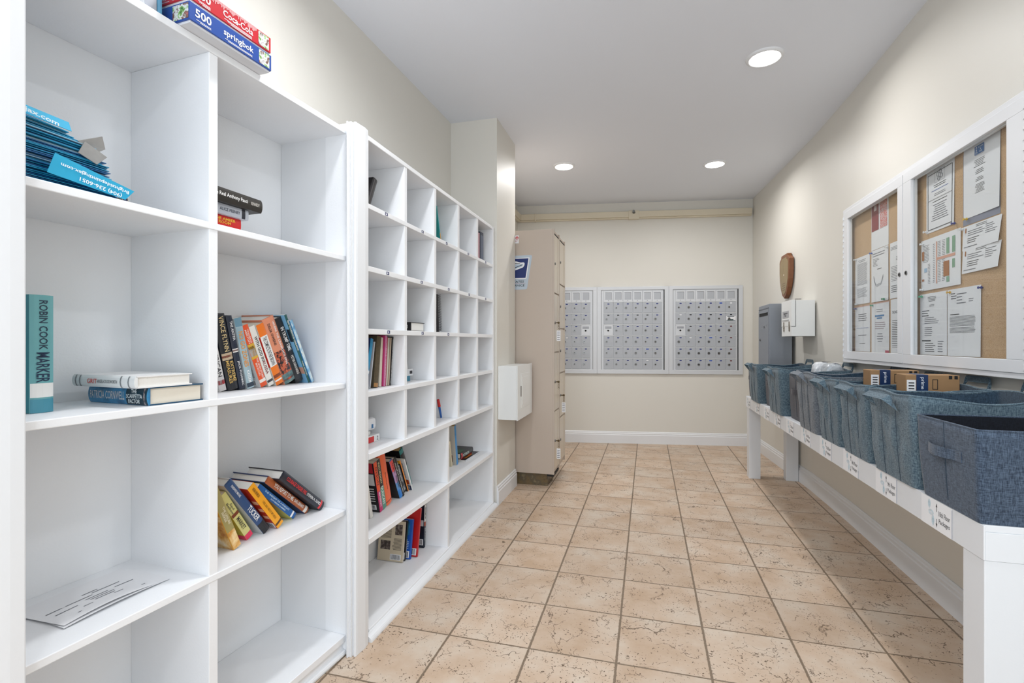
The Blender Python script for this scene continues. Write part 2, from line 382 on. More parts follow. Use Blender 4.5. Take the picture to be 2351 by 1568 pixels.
# ceiling lights
for i, (x, y) in enumerate(CANS):
    lab = ['round recessed ceiling light nearest the camera, above the bulletin board side',
           'round recessed ceiling light over the lockers, left of the back pair',
           'round recessed ceiling light near the right wall, right of the back pair'][i]
    t = thing('recessed_light', lab, 'ceiling light', T(x, y, CEIL), 'recessed ceiling lights')
    mb = MB(); prof = [(0.080, -0.004), (0.082, -0.012), (0.088, -0.014), (0.100, -0.006), (0.102, 0.0)]
    n = 48
    vs = [(r * cos(2 * pi * k / n), r * sin(2 * pi * k / n), z) for r, z in prof for k in range(n)]
    fs = [(j * n + k, j * n + (k + 1) % n, (j + 1) * n + (k + 1) % n, (j + 1) * n + k) for j in range(len(prof) - 1) for k in range(n)]
    mb.add(vs, fs, M_trim); mb.build('trim_ring', parent=t, smooth=True, fixn=True)
    mb = MB(); mb.cyl((0, 0, -0.004), (0, 0, -0.012), 0.082, 0.080, M_lens, 48); mb.build('lens', parent=t)

# ================================================================== SHELF UNITS (local frame: u along the front, v into the wall)
def unit(ox, oy, ang):
    a = radians(ang); M = Matrix.Identity(4)
    M[0][0], M[1][0] = sin(a), cos(a); M[0][1], M[1][1] = -cos(a), sin(a); M[0][3], M[1][3] = ox, oy
    return M
BK = unit(-1.117, 1.660, 4.34)
CB = unit(-1.0925, 1.782, 0.25)

bk = thing('bookcase', 'tall white built-in bookcase with two bays of open shelves, nearest the camera', 'bookcase', BK)
D = 0.315
boxobj('side_panel', (0.0, 0, 0), (0.018, D, 2.018), M_shelf, bk, 0.0015)
boxobj('side_panel', (-1.022, 0, 0), (-1.000, D, 2.018), M_shelf, bk, 0.0015)
boxobj('divider', (-0.573, 0.001, 0.07), (-0.546, D, 1.998), M_shelf, bk, 0.0015)
boxobj('back_panel', (-1.022, D, 0), (0.018, D + 0.012, 2.018), M_shelf, bk)
boxobj('top_board', (-1.022, -0.002, 1.998), (0.018, D, 2.018), M_shelf, bk, 0.0015)
for z in (1.53, 1.0415, 0.556):
    boxobj('shelf', (-1.0, -0.0015, z - 0.019), (0.0, D, z), M_shelf, bk, 0.002)
boxobj('bottom_shelf', (-1.0, 0, 0.051), (0.0, D, 0.076), M_shelf, bk, 0.002)
boxobj('toe_board', (-1.0, 0.012, 0.0), (0.0, 0.03, 0.051), M_shelf, bk)
mb = MB(); mb.prism([(0.0125, 0), (0.0, 0.0), (-0.004, 0.006), (-0.004, 0.012), (0.0, 0.019), (0.0125, 0.022)], -1.0, -0.002, M_trim,
                    Matrix(((0, 0, 1, 0), (1, 0, 0, 0), (0, 1, 0, 0), (0, 0, 0, 1)))); mb.build('shoe_molding', parent=bk, fixn=True)

# moulded casings either side of the bookcase
struct(MB().prism([(-1.43, 1.682), (-1.0985, 1.6595), (-1.0985, 1.651), (-1.1055, 1.646), (-1.101, 1.642), (-1.0965, 1.643), (-1.0985, 1.648), (-1.0945, 1.6515), (-1.0875, 1.6475), (-1.0845, 1.6505), (-1.0875, 1.658), (-1.083, 1.662), (-1.078, 1.655), (-1.0715, 1.6585), (-1.0695, 1.663),
                   (-1.073, 1.6665), (-1.0705, 1.669), (-1.065, 1.717), (-1.0675, 1.7185), (-1.068, 1.739), (-1.0925, 1.744), (-1.42, 1.745)], 0, 2.04, M_trim).build('trim_1', bevel=0.0015))
mb = MB(); mb.prism([(-1.022, 0.12), (-1.022, -0.02), (-1.004, -0.05), (-0.996, -0.05), (-0.994, -0.045), (-0.994, -0.002), (-1.0, 0.0), (-1.0, -0.001), (-1.0225, -0.001), (-1.0225, 0.12)], 0, 2.04, M_trim)
mb = MB(); mb.prism([(-0.9940, -0.003), (-0.9940, -0.046), (-0.998, -0.05), (-1.02, -0.052), (-1.13, -0.052), (-1.16, -0.03), (-1.16, 0.30), (-1.025, 0.30), (-1.025, -0.003)], 0, 2.3, M_trim)
o = mb.build('trim_2', bevel=0.0015); o.matrix_world = BK; struct(o)

cb = thing('pigeonhole_shelf', 'white pigeonhole shelf of small square cubbies over four open bays', 'shelving', CB)
DC = 0.33
US = [(0.3105, 0.3355), (0.640, 0.667), (0.972, 1.004), (1.307, 1.340)]; U1 = 1.648
ZS = [(1.744, 1.764), (1.488, 1.510), (1.232, 1.254), (0.976, 0.998)]
boxobj('side_panel', (-0.036, 0, 0), (0, DC, 2.04), M_shelf, cb, 0.002)
boxobj('side_panel', (U1, 0, 0), (U1 + 0.032, DC, 2.04), M_shelf, cb, 0.002)
boxobj('back_panel', (-0.036, DC, 0), (U1 + 0.032, DC + 0.008, 2.04), M_shelf, cb)
boxobj('top_board', (0, 0.001, 2.020), (U1, DC, 2.040), M_shelf, cb, 0.002)
for z0, z1 in ZS: boxobj('shelf', (0, 0.001, z0), (U1, DC, z1), M_shelf, cb, 0.0015)
boxobj('middle_shelf', (0, -0.003, 0.720), (U1, DC, 0.746), M_shelf, cb, 0.002)
boxobj('lower_shelf', (0, -0.003, 0.376), (U1, DC, 0.400), M_shelf, cb, 0.002)
boxobj('bottom_shelf', (0, -0.003, 0.0), (U1, DC, 0.034), M_shelf, cb, 0.002)
for u0, u1 in US:
    for z0, z1 in [(0.746, 0.976), (0.998, 1.232), (1.254, 1.488), (1.510, 1.744), (1.764, 2.020)]:
        boxobj('divider', (u0, 0.003, z0), (u1, DC, z1), M_shelf, cb, 0.001)
for z0, z1 in ((0.034, 0.376), (0.400, 0.720)): boxobj('lower_divider', (0.824, 0.003, z0), (0.846, DC, z1), M_shelf, cb, 0.001)
mb = MB(); q = [(0, 0), (-0.030, 0)] + [(-0.030 + 0.028 * (1 - cos(t * pi / 12)), 0.024 * sin(t * pi / 12)) for t in range(1, 7)] + [(0, 0.024)]
mb.prism([(p[0], p[1]) for p in q], -0.03, U1 + 0.03, M_trim, Matrix(((0, 0, 1, 0), (1, 0, 0, -0.003), (0, 1, 0, 0), (0, 0, 0, 1)))); mb.build('shoe_molding', parent=cb, fixn=True)
# little number tags on the shelf edges
M_tagb = flat('#1b2a6b'); n = 0
for u, z in [(0.14, 1.754), (0.494, 1.754), (0.80, 1.754), (1.144, 1.754), (1.486, 1.754), (0.151, 1.4995), (0.484, 1.4995), (0.829, 1.4995), (1.159, 1.4995), (1.486, 1.4995), (0.159, 1.2435), (0.494, 1.2435), (0.823, 1.2435)]:
    mb = MB(); mb.box((-0.015, -0.0012, -0.0085), (0.015, 0, 0.0085), M_paper)
    mb.box((-0.011, -0.0016, -0.0065), (-0.006, -0.0012, 0.0065), M_tagb); mb.box((-0.011, -0.0016, 0.0035), (0.011, -0.0012, 0.0065), M_tagb)
    mb.box((0.004, -0.0016, -0.0065), (0.011, -0.0012, 0.0065), M_tagb)
    mb.box((-0.011, -0.0016, -0.0065), (0.011, -0.0012, -0.004), M_tagb)
    mb.build('number_tag', parent=cb, M=T(u, 0.0005, z)); n += 1

# ================================================================== BOOKS
def book_parts(t, lab_parent, h, th, d, cover, spine=None, pages=None, hard=False, bands=(), texts=(), left=(), right=()):
    """x = thickness, y = depth from spine (spine faces -y), z = height"""
    spine = spine or cover; mc = flat(cover, 0.38); ms = flat(spine, 0.38) if isinstance(spine, str) else spine
    c = 0.003 if hard else 0.0010; b = min(0.0028, th * 0.08) if hard else 0.0006
    if th < 0.012: b = 0.0003; c = 0.0008
    r = 0.003 if hard else 0.0008
    mb = MB(); k = 6
    arc = [(th * i / k, r - (r + b) * sin(pi * i / k) ** (0.6)) for i in range(1, k)]
    mb.box((0, r, 0), (c, d, h), mc); mb.box((th - c, r, 0), (th, d, h), mc)
    poly = [(0, r)] + arc + [(th, r), (th - c, r + c), (c, r + c)]
    mb.prism(poly, 0, h, ms); mb.build('cover', parent=t)
    e = 0.004 if hard else 0.0003
    boxobj('pages', (c, r + c, e), (th - c, d - (0.005 if hard else 0.0005), h - e), pages or M_pages, t)
    for z0, z1, col in bands:
        mb = MB(); m_ = flat(col, 0.4) if isinstance(col, str) else col
        y = lambda s: r - (r + b) * sin(pi * s) ** 0.6 - 0.0005 if 0 < s < 1 else r - 0.0005
        ss = [0.02, 0.1, 0.25, 0.5, 0.75, 0.9, 0.98]
        vs = [(th * s, y(s), h * z) for z in (z0, z1) for s in ss]; q = len(ss)
        mb.add(vs, [(i, i + 1, q + i + 1, q + i) for i in range(q - 1)], m_); mb.build('spine_band', parent=t)
    for x_ in texts:
        body, zc, ln, wd, col = x_[:5]; xo = x_[5] if len(x_) > 5 else 0.5
        mb = MB(); add_text(mb, body, ln * h, wd * th, frame((th * xo, -b - 0.0008, zc * h), (0, 0, -1), (1, 0, 0)), flat(col), 0.012)
        mb.build('spine_title', parent=t)
    for side, items in ((0, left), (1, right)):
        for it in items:
            y0, y1, z0, z1, col = it[:5]; m_ = flat(col, 0.4) if isinstance(col, str) else col
            x = -0.0005 if side == 0 else th + 0.0005
            mb = MB()
            if len(it) > 5 and it[5] == 'lines':
                k_ = it[6]
                for i in range(k_):
                    zz = (z0 + (z1 - z0) * (i + 0.3) / k_) * h; mb.box((x - 0.0002, y0 * d, zz), (x + 0.0002, (y0 + (y1 - y0) * random.uniform(0.8, 1)) * d, zz + (z1 - z0) * h / k_ * 0.4), m_)
            elif len(it) > 5 and it[5] == 'bars':
                mb.box((x - 0.0002, y0 * d, z0 * h), (x + 0.0002, y1 * d, z1 * h), M_paper)
                yy = y0 + 0.04
                while yy < y1 - 0.04:
                    wq = random.choice((0.008, 0.014, 0.022)); mb.box((x - 0.0005, yy * d, (z0 + 0.012) * h), (x + 0.0005, (yy + wq) * d, (z1 - 0.012) * h), M_ink); yy += wq + 0.014
            else: mb.box((x - 0.0002, y0 * d, z0 * h), (x + 0.0002, y1 * d, z1 * h), m_)
            mb.build('cover_print', parent=t)
    return t
def stand(U, label, u, v, z, lean, h, th, d, cover, group, name='book', **kw):
    lift = th * sin(radians(-lean)) if lean < 0 else 0
    d = min(d, (0.315 if U is BK else 0.33) - v - 0.004)
    M = U @ T(u, v, z + lift + 0.0006) @ R(radians(-lean), 'Y')
    t = thing(name, label, 'book', M, group); return book_parts(t, label, h, th, d, cover, **kw)
def lie(U, label, u, v, z, head, spine_dir, h, th, d, cover, group, yaw=0, name='book', **kw):
    """lying flat, x local = up; head = (du,dv) the +z local direction; y local = from the spine inwards"""
    hx = Vector((head[0], head[1], 0)); sx = Vector((spine_dir[0], spine_dir[1], 0))
    M = Matrix.Identity(4)
    for i in range(3): M[i][0] = (0, 0, 1)[i]; M[i][1] = sx[i]; M[i][2] = hx[i]
    M = U @ T(u, v, z + 0.0006) @ R(yaw, 'Z') @ M
    t = thing(name, label, 'book', M, group); return book_parts(t, label, h, th, d, cover, **kw)

G = 'books leaning on the third shelf of the near bookcase'
Z = 1.0415
def A(*a, **k): return stand(BK, *a, G, **k)
A('white and red book cut off by the bookcase divider, leftmost of the leaning row', -0.413, 0.155, Z, 13, 0.16, 0.026, 0.13, '#e2e0de',
  texts=[('AMERICAN', 0.62, 0.66, 0.55, '#3a3a3e')], bands=[(0.0, 0.3, '#d2cfd0'), (0.13, 0.22, '#c8323a')])
A('thick black hardcover with gold lettering reading Extreme Measures', -0.380, 0.155, Z, 12.5, 0.248, 0.040, 0.165, '#1f2430', spine='#22242a', hard=True,
  texts=[('VINCE FLYNN', 0.74, 0.46, 0.42, '#e6cf9a'), ('EXTREME\nMEASURES', 0.24, 0.30, 0.66, '#e2bd6c')], bands=[(0.40, 0.49, '#cdb79a'), (0.43, 0.46, '#a8392c')])
A('slim navy hardcover titled The Antifa beside the gold lettered thriller', -0.335, 0.156, Z, 12.5, 0.246, 0.0225, 0.16, '#222a3c', spine='#262e40', hard=True,
  texts=[('THE ANTIFA', 0.80, 0.26, 0.42, '#f2f2f2'), ('JACK POSOBIEC', 0.22, 0.34, 0.42, '#f2f2f2')], bands=[(0.51, 0.56, '#e8e4e0'), (0.525, 0.545, '#7a2f2c')])
A('pale blue book with orange No Go Zones spine lettering', -0.3095, 0.152, Z, 13, 0.24, 0.028, 0.155, '#b9c2c6', spine=PH_haze, pages=M_pagesw,
  texts=[('NO GO ZONES', 0.56, 0.50, 0.60, '#ee9a3a'), ('KASSAM', 0.17, 0.17, 0.42, '#f4f4f4')], bands=[(0.88, 1.0, '#6d94a8'), (0.02, 0.08, '#2c3c4c')])
A('white backed paperback with orange and white spine and a monk picture band', -0.250, 0.156, Z, 21.5, 0.225, 0.028, 0.14, '#dfe0e0', spine='#e4572a', pages=M_pages,
  texts=[('THOMAS\nMERTON', 0.82, 0.22, 0.55, '#f5ece4'), ('THE SEVEN STOREY\nMOUNTAIN', 0.29, 0.34, 0.6, '#f7e6da')],
  bands=[(0.46, 0.70, '#d9a93a'), (0.50, 0.62, '#e9ecef'), (0.60, 0.66, '#2b2b30'), (0.07, 0.12, '#efe6de')], left=[(0.1, 0.55, 0.03, 0.12, '#ffffff', 'bars'), (0.1, 0.6, 0.16, 0.34, '#8a8d90', 'lines', 8)])
A('cream paperback titled With God in Russia in dark letters', -0.213, 0.16, Z, 22.5, 0.224, 0.025, 0.14, '#e9e6de', pages=M_pages,
  texts=[('WITH GOD IN', 0.63, 0.40, 0.50, '#2d2d33'), ('RUSSIA', 0.31, 0.22, 0.50, '#7a1f24')], bands=[(0.06, 0.10, '#3a3a40')], left=[(0.1, 0.7, 0.2, 0.9, '#b9b6ae', 'lines', 20)])
A('paperback with orange spine ends around a white Father Brown title block', -0.178, 0.16, Z, 23, 0.232, 0.033, 0.145, '#e6e3dd', spine='#f07a1d', pages=M_pages,
  texts=[('THE COMPLETE FATHER BROWN', 0.56, 0.46, 0.52, '#33333a')], bands=[(0.31, 0.81, '#eceae6'), (0.06, 0.085, '#f5efe8'), (0.12, 0.17, '#8a3d18')], left=[(0.0, 0.06, 0.31, 0.81, '#cf2f26')])
A('fat salmon pink hardcover with burning tree spine titled Where the Crawdads Sing', -0.136, 0.162, Z, 24, 0.256, 0.054, 0.17, '#d88a6c', spine='#e0906f', hard=True, pages=M_pagesw,
  texts=[('DELIA OWENS', 0.76, 0.32, 0.20, '#222025', 0.30), ('WHERE THE CRAWDADS SING', 0.60, 0.66, 0.17, '#f6ece6', 0.70)], bands=[(0.15, 0.42, PH_tree), (0.42, 0.50, PH_tree), (0.0, 0.15, PH_water), (0.045, 0.075, '#e5603a')],
  left=[(0.1, 0.9, 0.955, 0.975, '#5b2b20', 'lines', 1), (0.06, 0.3, 0.7, 0.85, '#f0d9cd', 'lines', 6), (0.06, 0.3, 0.35, 0.5, '#f0d9cd', 'lines', 6)])
A('black hardcover with white In Trump Time lettering between pink and light blue books', -0.074, 0.166, Z, 25, 0.262, 0.038, 0.165, '#1d1e22', hard=True, pages=M_pagesw,
  texts=[('IN TRUMP TIME', 0.68, 0.36, 0.42, '#ecebe9'), ('PETER NAVARRO', 0.27, 0.30, 0.34, '#d9d4cc')], bands=[(0.05, 0.13, '#2a2b30')])
A('tall thin sky blue handbook with a dark green spine', -0.031, 0.150, Z, 25.5, 0.283, 0.0115, 0.20, '#7db6dc', spine='#1d5350', pages=M_pagesw,
  texts=[('NEW FATHERHOOD HANDBOOK', 0.70, 0.44, 0.62, '#f2f2ee'), ('THIRD EDITION', 0.22, 0.22, 0.4, '#e8e8e0')], left=[(0.0, 0.12, 0.14, 0.24, '#c99a88'), (0.0, 0.09, 0.62, 0.80, '#20303e')])
A('blue and white map covered guide, last of the leaning row', -0.0165, 0.146, Z, 25.5, 0.262, 0.0125, 0.16, '#4f93c4', spine=PH_map, pages=M_pagesw)

G = 'books slumped on the fourth shelf of the near bookcase'
Z = 0.556
A = lambda *a, **k: stand(BK, *a, G, **k)
A('golden parasol covered paperback with yellow edge, lowest and leftmost of the slumped books', -0.422, 0.084, Z, 22, 0.228, 0.028, 0.14, '#e0a23c', spine='#a89b62', left=[(0.02, 0.98, 0.0, 0.55, PH_fan), (0.0, 0.02, 0.0, 1.0, '#f0a51e')],
  texts=[('THE LEISURE\nSEEKER', 0.52, 0.28, 0.55, '#eee6cc')], bands=[(0.0, 0.28, PH_fan)])
A('lime yellow paperback with a bright pink bottom edge', -0.350, 0.110, Z, 31.5, 0.196, 0.027, 0.125, '#ccca4e', spine='#d3cd84',
  texts=[('Saul\nBellow', 0.70, 0.24, 0.6, '#5a5648'), ('MARKET', 0.34, 0.26, 0.5, '#3b382e')], bands=[(0.0, 0.10, '#e0355c'), (0.52, 0.58, '#7a3b20')], left=[(0.0, 1.0, 0.0, 0.1, '#e0355c')])
A('navy hardcover with large white Tucker lettering and grey pages', -0.292, 0.100, Z, 36.5, 0.250, 0.030, 0.16, '#cfd1d4', spine='#2b4a78', hard=True, pages=M_pagesw,
  texts=[('TUCKER', 0.38, 0.26, 0.62, '#f4f4f4'), ('CHADWICK MOORE', 0.83, 0.22, 0.26, '#f0f0f0')], bands=[(0.0, 0.18, '#1c1d22')])
A('bright yellow spined paperback with a dark red cover standing in the slumped row', -0.238, 0.094, Z, 36.5, 0.210, 0.030, 0.135, '#b5301f', spine='#f2a51f', pages=M_pagesw,
  texts=[('NORA EPHRON', 0.84, 0.20, 0.34, '#4a3212'), ('I FEEL BAD ABOUT MY NECK', 0.40, 0.44, 0.26, '#8a6018')], bands=[(0.06, 0.10, '#5a3a10')], left=[(0.02, 0.2, 0.2, 0.75, '#e9b08c', 'lines', 3), (0.04, 0.4, 0.02, 0.14, '#ffffff', 'bars')])
A('blue paperback with splayed yellow green cover beneath two hardcovers', -0.150, 0.112, Z, 47, 0.222, 0.024, 0.135, '#d3cf6e', spine='#1c5c9e', pages=M_pagesw,
  texts=[('THE WEIGHT OF A KNIGHT', 0.52, 0.66, 0.24, '#cfe6ee', 0.66), ('KATHERINE RUMMER', 0.46, 0.40, 0.18, '#d9ecf2', 0.28)], bands=[(0.06, 0.10, '#f2f2f2')])
A('navy hardcover with brown spine band reading You Report to Me', -0.089, 0.110, Z, 48.5, 0.250, 0.026, 0.165, '#1e3566', spine='#a85a30', hard=True, pages=M_pagesw,
  texts=[('YOU REPORT TO ME', 0.62, 0.46, 0.55, '#f6f2ec'), ('DAVID L. BERNHARDT', 0.24, 0.24, 0.42, '#f0ece6')], bands=[(0.03, 0.09, '#eee8e0')])
A('dark hardcover with red Courage Under Fire title, topmost of the slumped books', -0.042, 0.082, Z, 49.5, 0.262, 0.034, 0.165, '#23242c', spine='#252833', hard=True, pages=M_pagesw,
  texts=[('COURAGE UNDER FIRE', 0.68, 0.46, 0.40, '#e03a3a'), ('STEVEN A. SUND', 0.26, 0.34, 0.30, '#f0f0f0')], bands=[(0.05, 0.09, '#d8363a')])

# bay one, third shelf
stand(BK, 'teal library hardcover with dark lettering standing alone beside the left post', -0.905, 0.124, 1.0415, 0, 0.263, 0.044, 0.17, '#3f98a6', None, spine='#6fb0b6', hard=True, pages=M_pagesw,
      texts=[('ROBIN COOK', 0.745, 0.42, 0.36, '#22384e', 0.52), ('MARKER', 0.385, 0.255, 0.55, '#1c3350')], bands=[(0.13, 0.25, '#f0f0ee'), (0.0, 0.115, '#4a93a8')])
lie(BK, 'thick teal hardcover lying flat with large silver Cornwell lettering on its spine', -0.726, 0.016, 1.0415, (0, 1), (1, 0), 0.235, 0.045, 0.143, '#1f4a66', None, yaw=radians(-2), spine=PH_cap, hard=True, pages=M_pages,
    texts=[('PATRICIA CORNWELL', 0.66, 0.60, 0.46, '#c9cdd0'), ('THE\nSCARPETTA\nFACTOR', 0.20, 0.26, 0.78, '#e4ecee')], bands=[(0.0, 0.34, '#12303f'), (0.03, 0.055, '#d8c8c8')])
lie(BK, 'white hardcover titled Grit lying on top of the thick teal hardcover', -0.757, 0.014, 1.0865, (0, 1), (1, 0), 0.240, 0.030, 0.143, '#e6e6e6', None, yaw=radians(-1), spine='#e0e2e2', hard=True, pages=M_pagesw,
    texts=[('GRIT', 0.66, 0.16, 0.40, '#c83a30'), ('ANGELA DUCKWORTH', 0.42, 0.32, 0.28, '#5a5c60')], bands=[(0.08, 0.10, '#84878a'), (0.2, 0.22, '#84878a'), (0.86, 0.88, '#84878a'), (0.93, 0.95, '#84878a')])

# stack behind the divider, second shelf of the far bay
HB = (-1, 0); SB = (0, 1)
lie(BK, 'cream paperback at the bottom of the flat stack on the second shelf', -0.388, 0.125, 1.530, HB, SB, 0.15, 0.028, 0.11, '#e2d8cc', None, texts=[('ROAD', 0.25, 0.2, 0.4, '#3a3a3a')])
lie(BK, 'red paperback with yellow Amber Room lettering, second from the bottom of the flat stack', -0.372, 0.112, 1.559, HB, SB, 0.165, 0.031, 0.12, '#cc2222', None,
    texts=[('THE AMBER\nROOM', 0.36, 0.46, 0.62, '#f2c23c')])
lie(BK, 'grey Alice Feeney book, second from the top of the flat stack', -0.356, 0.098, 1.591, HB, SB, 0.18, 0.031, 0.13, '#b9bcc2', None, spine='#b2b6be', pages=M_pagesw,
    texts=[('ALICE FEENEY', 0.38, 0.40, 0.30, '#3c4250')], bands=[(0.07, 0.14, '#23252e')])
lie(BK, 'black hardcover with white Fauci title on top of the flat stack', -0.315, 0.085, 1.623, HB, SB, 0.215, 0.042, 0.15, '#26231f', None, yaw=radians(2), spine='#2b2722', hard=True, pages=M_pagesw,
    texts=[('The Real Anthony Fauci', 0.58, 0.60, 0.36, '#f4f4f2'), ('KENNEDY', 0.14, 0.16, 0.24, '#c8c4bc')])
o = MB().box((-0.255, 0.04, 1.5306), (-0.13, 0.22, 1.5336), M_blk).build('booklet'); o.matrix_world = BK; tag(o, 'thin black booklet lying flat at the front edge of the second shelf', 'booklet')

# puzzle boxes on top of the bookcase
def puzzle(label, u1, z0, h, side, tray, title, words, M_pic, ysh=0.0, big='500', wide=0.262):
    t = thing('puzzle_box', label, 'puzzle box', BK @ T(u1, -0.042 + ysh, z0))
    mb = MB(); mb.box((-wide + 0.004, 0.004, 0), (-0.004, 0.200, h - 0.004), mat('tray_white', '#d9dade', 0.5)); mb.build('tray', parent=t, bevel=0.001)
    mb = MB(); ms = flat(side, 0.3); mb.box((-wide, 0, 0.006), (0, 0.204, h), ms); mb.build('lid', parent=t, bevel=0.001)
    mb = MB(); mb.box((-0.046, -0.0007, 0.010), (-0.008, -0.0001, h - 0.003), M_pic); mb.build('side_picture', parent=t)
    mb = MB(); mb.box((-wide - 0.0007, 0.004, 0.010), (-wide - 0.0001, 0.060, h - 0.004), M_pic); mb.build('side_picture', parent=t)
    Wt = flat('#f2f2f4'); mb = MB()
    add_text(mb, big, 0.046, 0.022, frame((-wide + 0.038, -0.0009, h * 0.60), (1, 0, 0), (0, 0, 1)), Wt, 0.02)
    add_text(mb, title, 0.098, 0.022 if side != '#c22530' else 0.018, frame((-0.115, -0.0009, h * 0.56), (1, 0, 0), (0, 0, 1)), Wt, 0.015)
    for i, wd in enumerate(words): mb.box((-wide + 0.018 + 0.01 * i, -0.0008, 0.014 - 0.003 * i), (-wide + 0.06, -0.0001, 0.0152 - 0.003 * i), Wt); mb.box((-0.16 + 0.01 * i, -0.0008, 0.014 - 0.003 * i), (-0.07, -0.0001, 0.0152 - 0.003 * i), Wt)
    if side == '#c22530':
        for q in range(60): xq = -wide + 0.02 + 0.19 * q / 60; mb.box((xq, -0.0007, h - 0.004 - 0.012 * random.random()), (xq + 0.0022, -0.0001, h), flat('#e8a6a8'))
        add_text(mb, 'Frans General del Campo', 0.09, 0.006, frame((-wide - 0.0009, 0.12, 0.018), (0, -1, 0), (0, 0, 1)), Wt)
        for zz in (0.010, 0.024): mb.box((-wide - 0.0009, 0.07, zz), (-wide - 0.0002, 0.17, zz + 0.0008), Wt)
    mb.build('lettering', parent=t); return t
puzzle('blue 500 piece puzzle box lying on the bookcase top, beneath a red box', -0.400, 2.0185, 0.053, '#2b4f9e', 0, 'springbok', (1, 1), PH_garden)
puzzle('red 500 piece puzzle box stacked on the blue puzzle box', -0.402, 2.072, 0.052, '#c22530', 0, 'Coca-Cola', (1, 1, 1), PH_garden, 0.0)
stand(BK, 'pale blue book standing on the bookcase top left of the puzzle boxes', -0.700, 0.02, 2.018, 0, 0.21, 0.012, 0.16, '#5f9fc4', None, pages=M_pagesw)
stand(BK, 'white folder of papers standing left of the pale blue book on the bookcase top', -0.735, 0.015, 2.018, 0, 0.22, 0.03, 0.16, '#e4e6ea', None, pages=M_pagesw, bands=[(0.03, 0.3, '#aeb2bc')])

# leaflets
M_lf = mat('leaflet_cyan', '#1f8fb8', 0.35, var=0.25, vscale=60); M_lfd = mat('leaflet_blue', '#135f96', 0.35, var=0.3, vscale=70); M_lfp = mat('leaflet_pale', '#8db4c8', 0.5, var=0.2, vscale=60); M_grey = mat('newsprint', '#9b9a98', 0.7, var=0.15, vscale=60)
nL = 46
for i in range(nL):
    f = i / (nL - 1); z = 1.537 + 0.0029 * i
    ur = -0.772 - 0.052 * f + random.uniform(-0.009, 0.007) - (0.012 if f > 0.75 else 0)
    if i > nL - 6: ur -= 0.012 * (i - nL + 6)
    ul = -0.9935; v0 = 0.045 + random.uniform(-0.006, 0.006); dp = 0.098; sag = 0.010 * f
    mb = MB(); ns = 8
    top = []; 
    for k in range(ns + 1):
        s = k / ns; zz = z + 0.006 * f * (1 - s) * 0 - sag * (s ** 2) * 0.6
        top.append((ul + (ur - ul) * s, zz))
    poly = [(x, zz) for x, zz in top] + [(x, zz + 0.0016) for x, zz in reversed(top)]
    mb.prism(poly, -v0 - dp, -v0, random.choice((M_lf, M_lf, M_lf, M_lfd, M_lfd, M_lfd, M_lfp)), Matrix(((1, 0, 0, 0), (0, 0, -1, 0), (0, 1, 0, 0), (0, 0, 0, 1))))
    # paler inner fold showing as a thin line
    o = mb.build('leaflet', fixn=True); o.matrix_world = BK
    tag(o, 'folded cyan and blue leaflet lying in the tall pile on the top left shelf', 'leaflet', 'blue leaflets in the pile')
# leaflet on top, greys sticking out, and the one leaning in front
def sheet(name, pts, m, label, cat, thick=0.0012, U=BK, group=None, extra=None):
    t = thing(name, label, cat, U, group)
    v = [Vector(p) for p in pts]; n = (v[1] - v[0]).cross(v[3] - v[0]).normalized() * thick
    mb = MB(); mb.add([tuple(x) for x in v] + [tuple(x + n) for x in v], [(0, 1, 2, 3), (7, 6, 5, 4), (0, 4, 5, 1), (1, 5, 6, 2), (2, 6, 7, 3), (3, 7, 4, 0)], m)
    mb.build('sheet', parent=t, fixn=True)
    if extra: extra(t)
    return t
def lfront(t):
    a = Vector((-0.905, 0.0125, 1.5855)); b = Vector((-0.765, 0.0095, 1.5605)); dn = Vector((-0.006, 0.0, -0.036))
    r = (a - b).normalized(); u = dn.normalized()
    mb = MB(); Wt = flat('#e8f4fa')
    c = (a + b) / 2 + dn * 0.22 + Vector((-0.006, -0.0036, 0)); add_text(mb, 'Brightsidepaintingjax.com', 0.135, 0.010, frame(c, r, u), Wt, 0.02)
    c = (a + b) / 2 + dn * 0.66 + Vector((0.006, -0.0036, 0)); add_text(mb, '(904) 236-6051', 0.085, 0.011, frame(c, r, u), Wt, 0.02)
    mb.build('lettering', parent=t)
sheet('leaflet', [(-0.932, 0.012, 1.552), (-0.782, 0.010, 1.535), (-0.762, 0.010, 1.560), (-0.918, 0.012, 1.597)], flat('#1ea3cc', 0.65), 'cyan leaflet with upside-down web address leaning in front of the pile', 'leaflet', extra=lfront)
def ltop(t):
    mb = MB(); add_text(mb, 'jax.com', 0.06, 0.012, frame((-0.925, 0.0405, 1.6735), (1, 0, -0.16), (0.1, 0, 1)), flat('#e8f4fa'), 0.02); mb.build('lettering', parent=t)
sheet('leaflet', [(-0.9935, 0.042, 1.671), (-0.872, 0.042, 1.664), (-0.872, 0.052, 1.685), (-0.9935, 0.060, 1.697)], flat('#1ea3cc', 0.65), 'cyan leaflet curling up on top of the pile', 'leaflet', extra=ltop)
for k, (p, lb) in enumerate([([(-0.86, 0.04, 1.648), (-0.812, 0.04, 1.676), (-0.800, 0.05, 1.652), (-0.83, 0.05, 1.628)], 'grey newsprint flyer flaring up out of the leaflet pile, upper of two'),
             ([(-0.85, 0.035, 1.650), (-0.808, 0.030, 1.628), (-0.826, 0.035, 1.606), (-0.86, 0.040, 1.622)], 'grey newsprint flyer pointing down out of the leaflet pile, lower of two')]):
    sheet('flyer', p, M_grey, lb, 'flyer', 0.003)
t = thing('magazine', 'rolled glossy magazine squashed under the leaflet pile', 'magazine', BK)
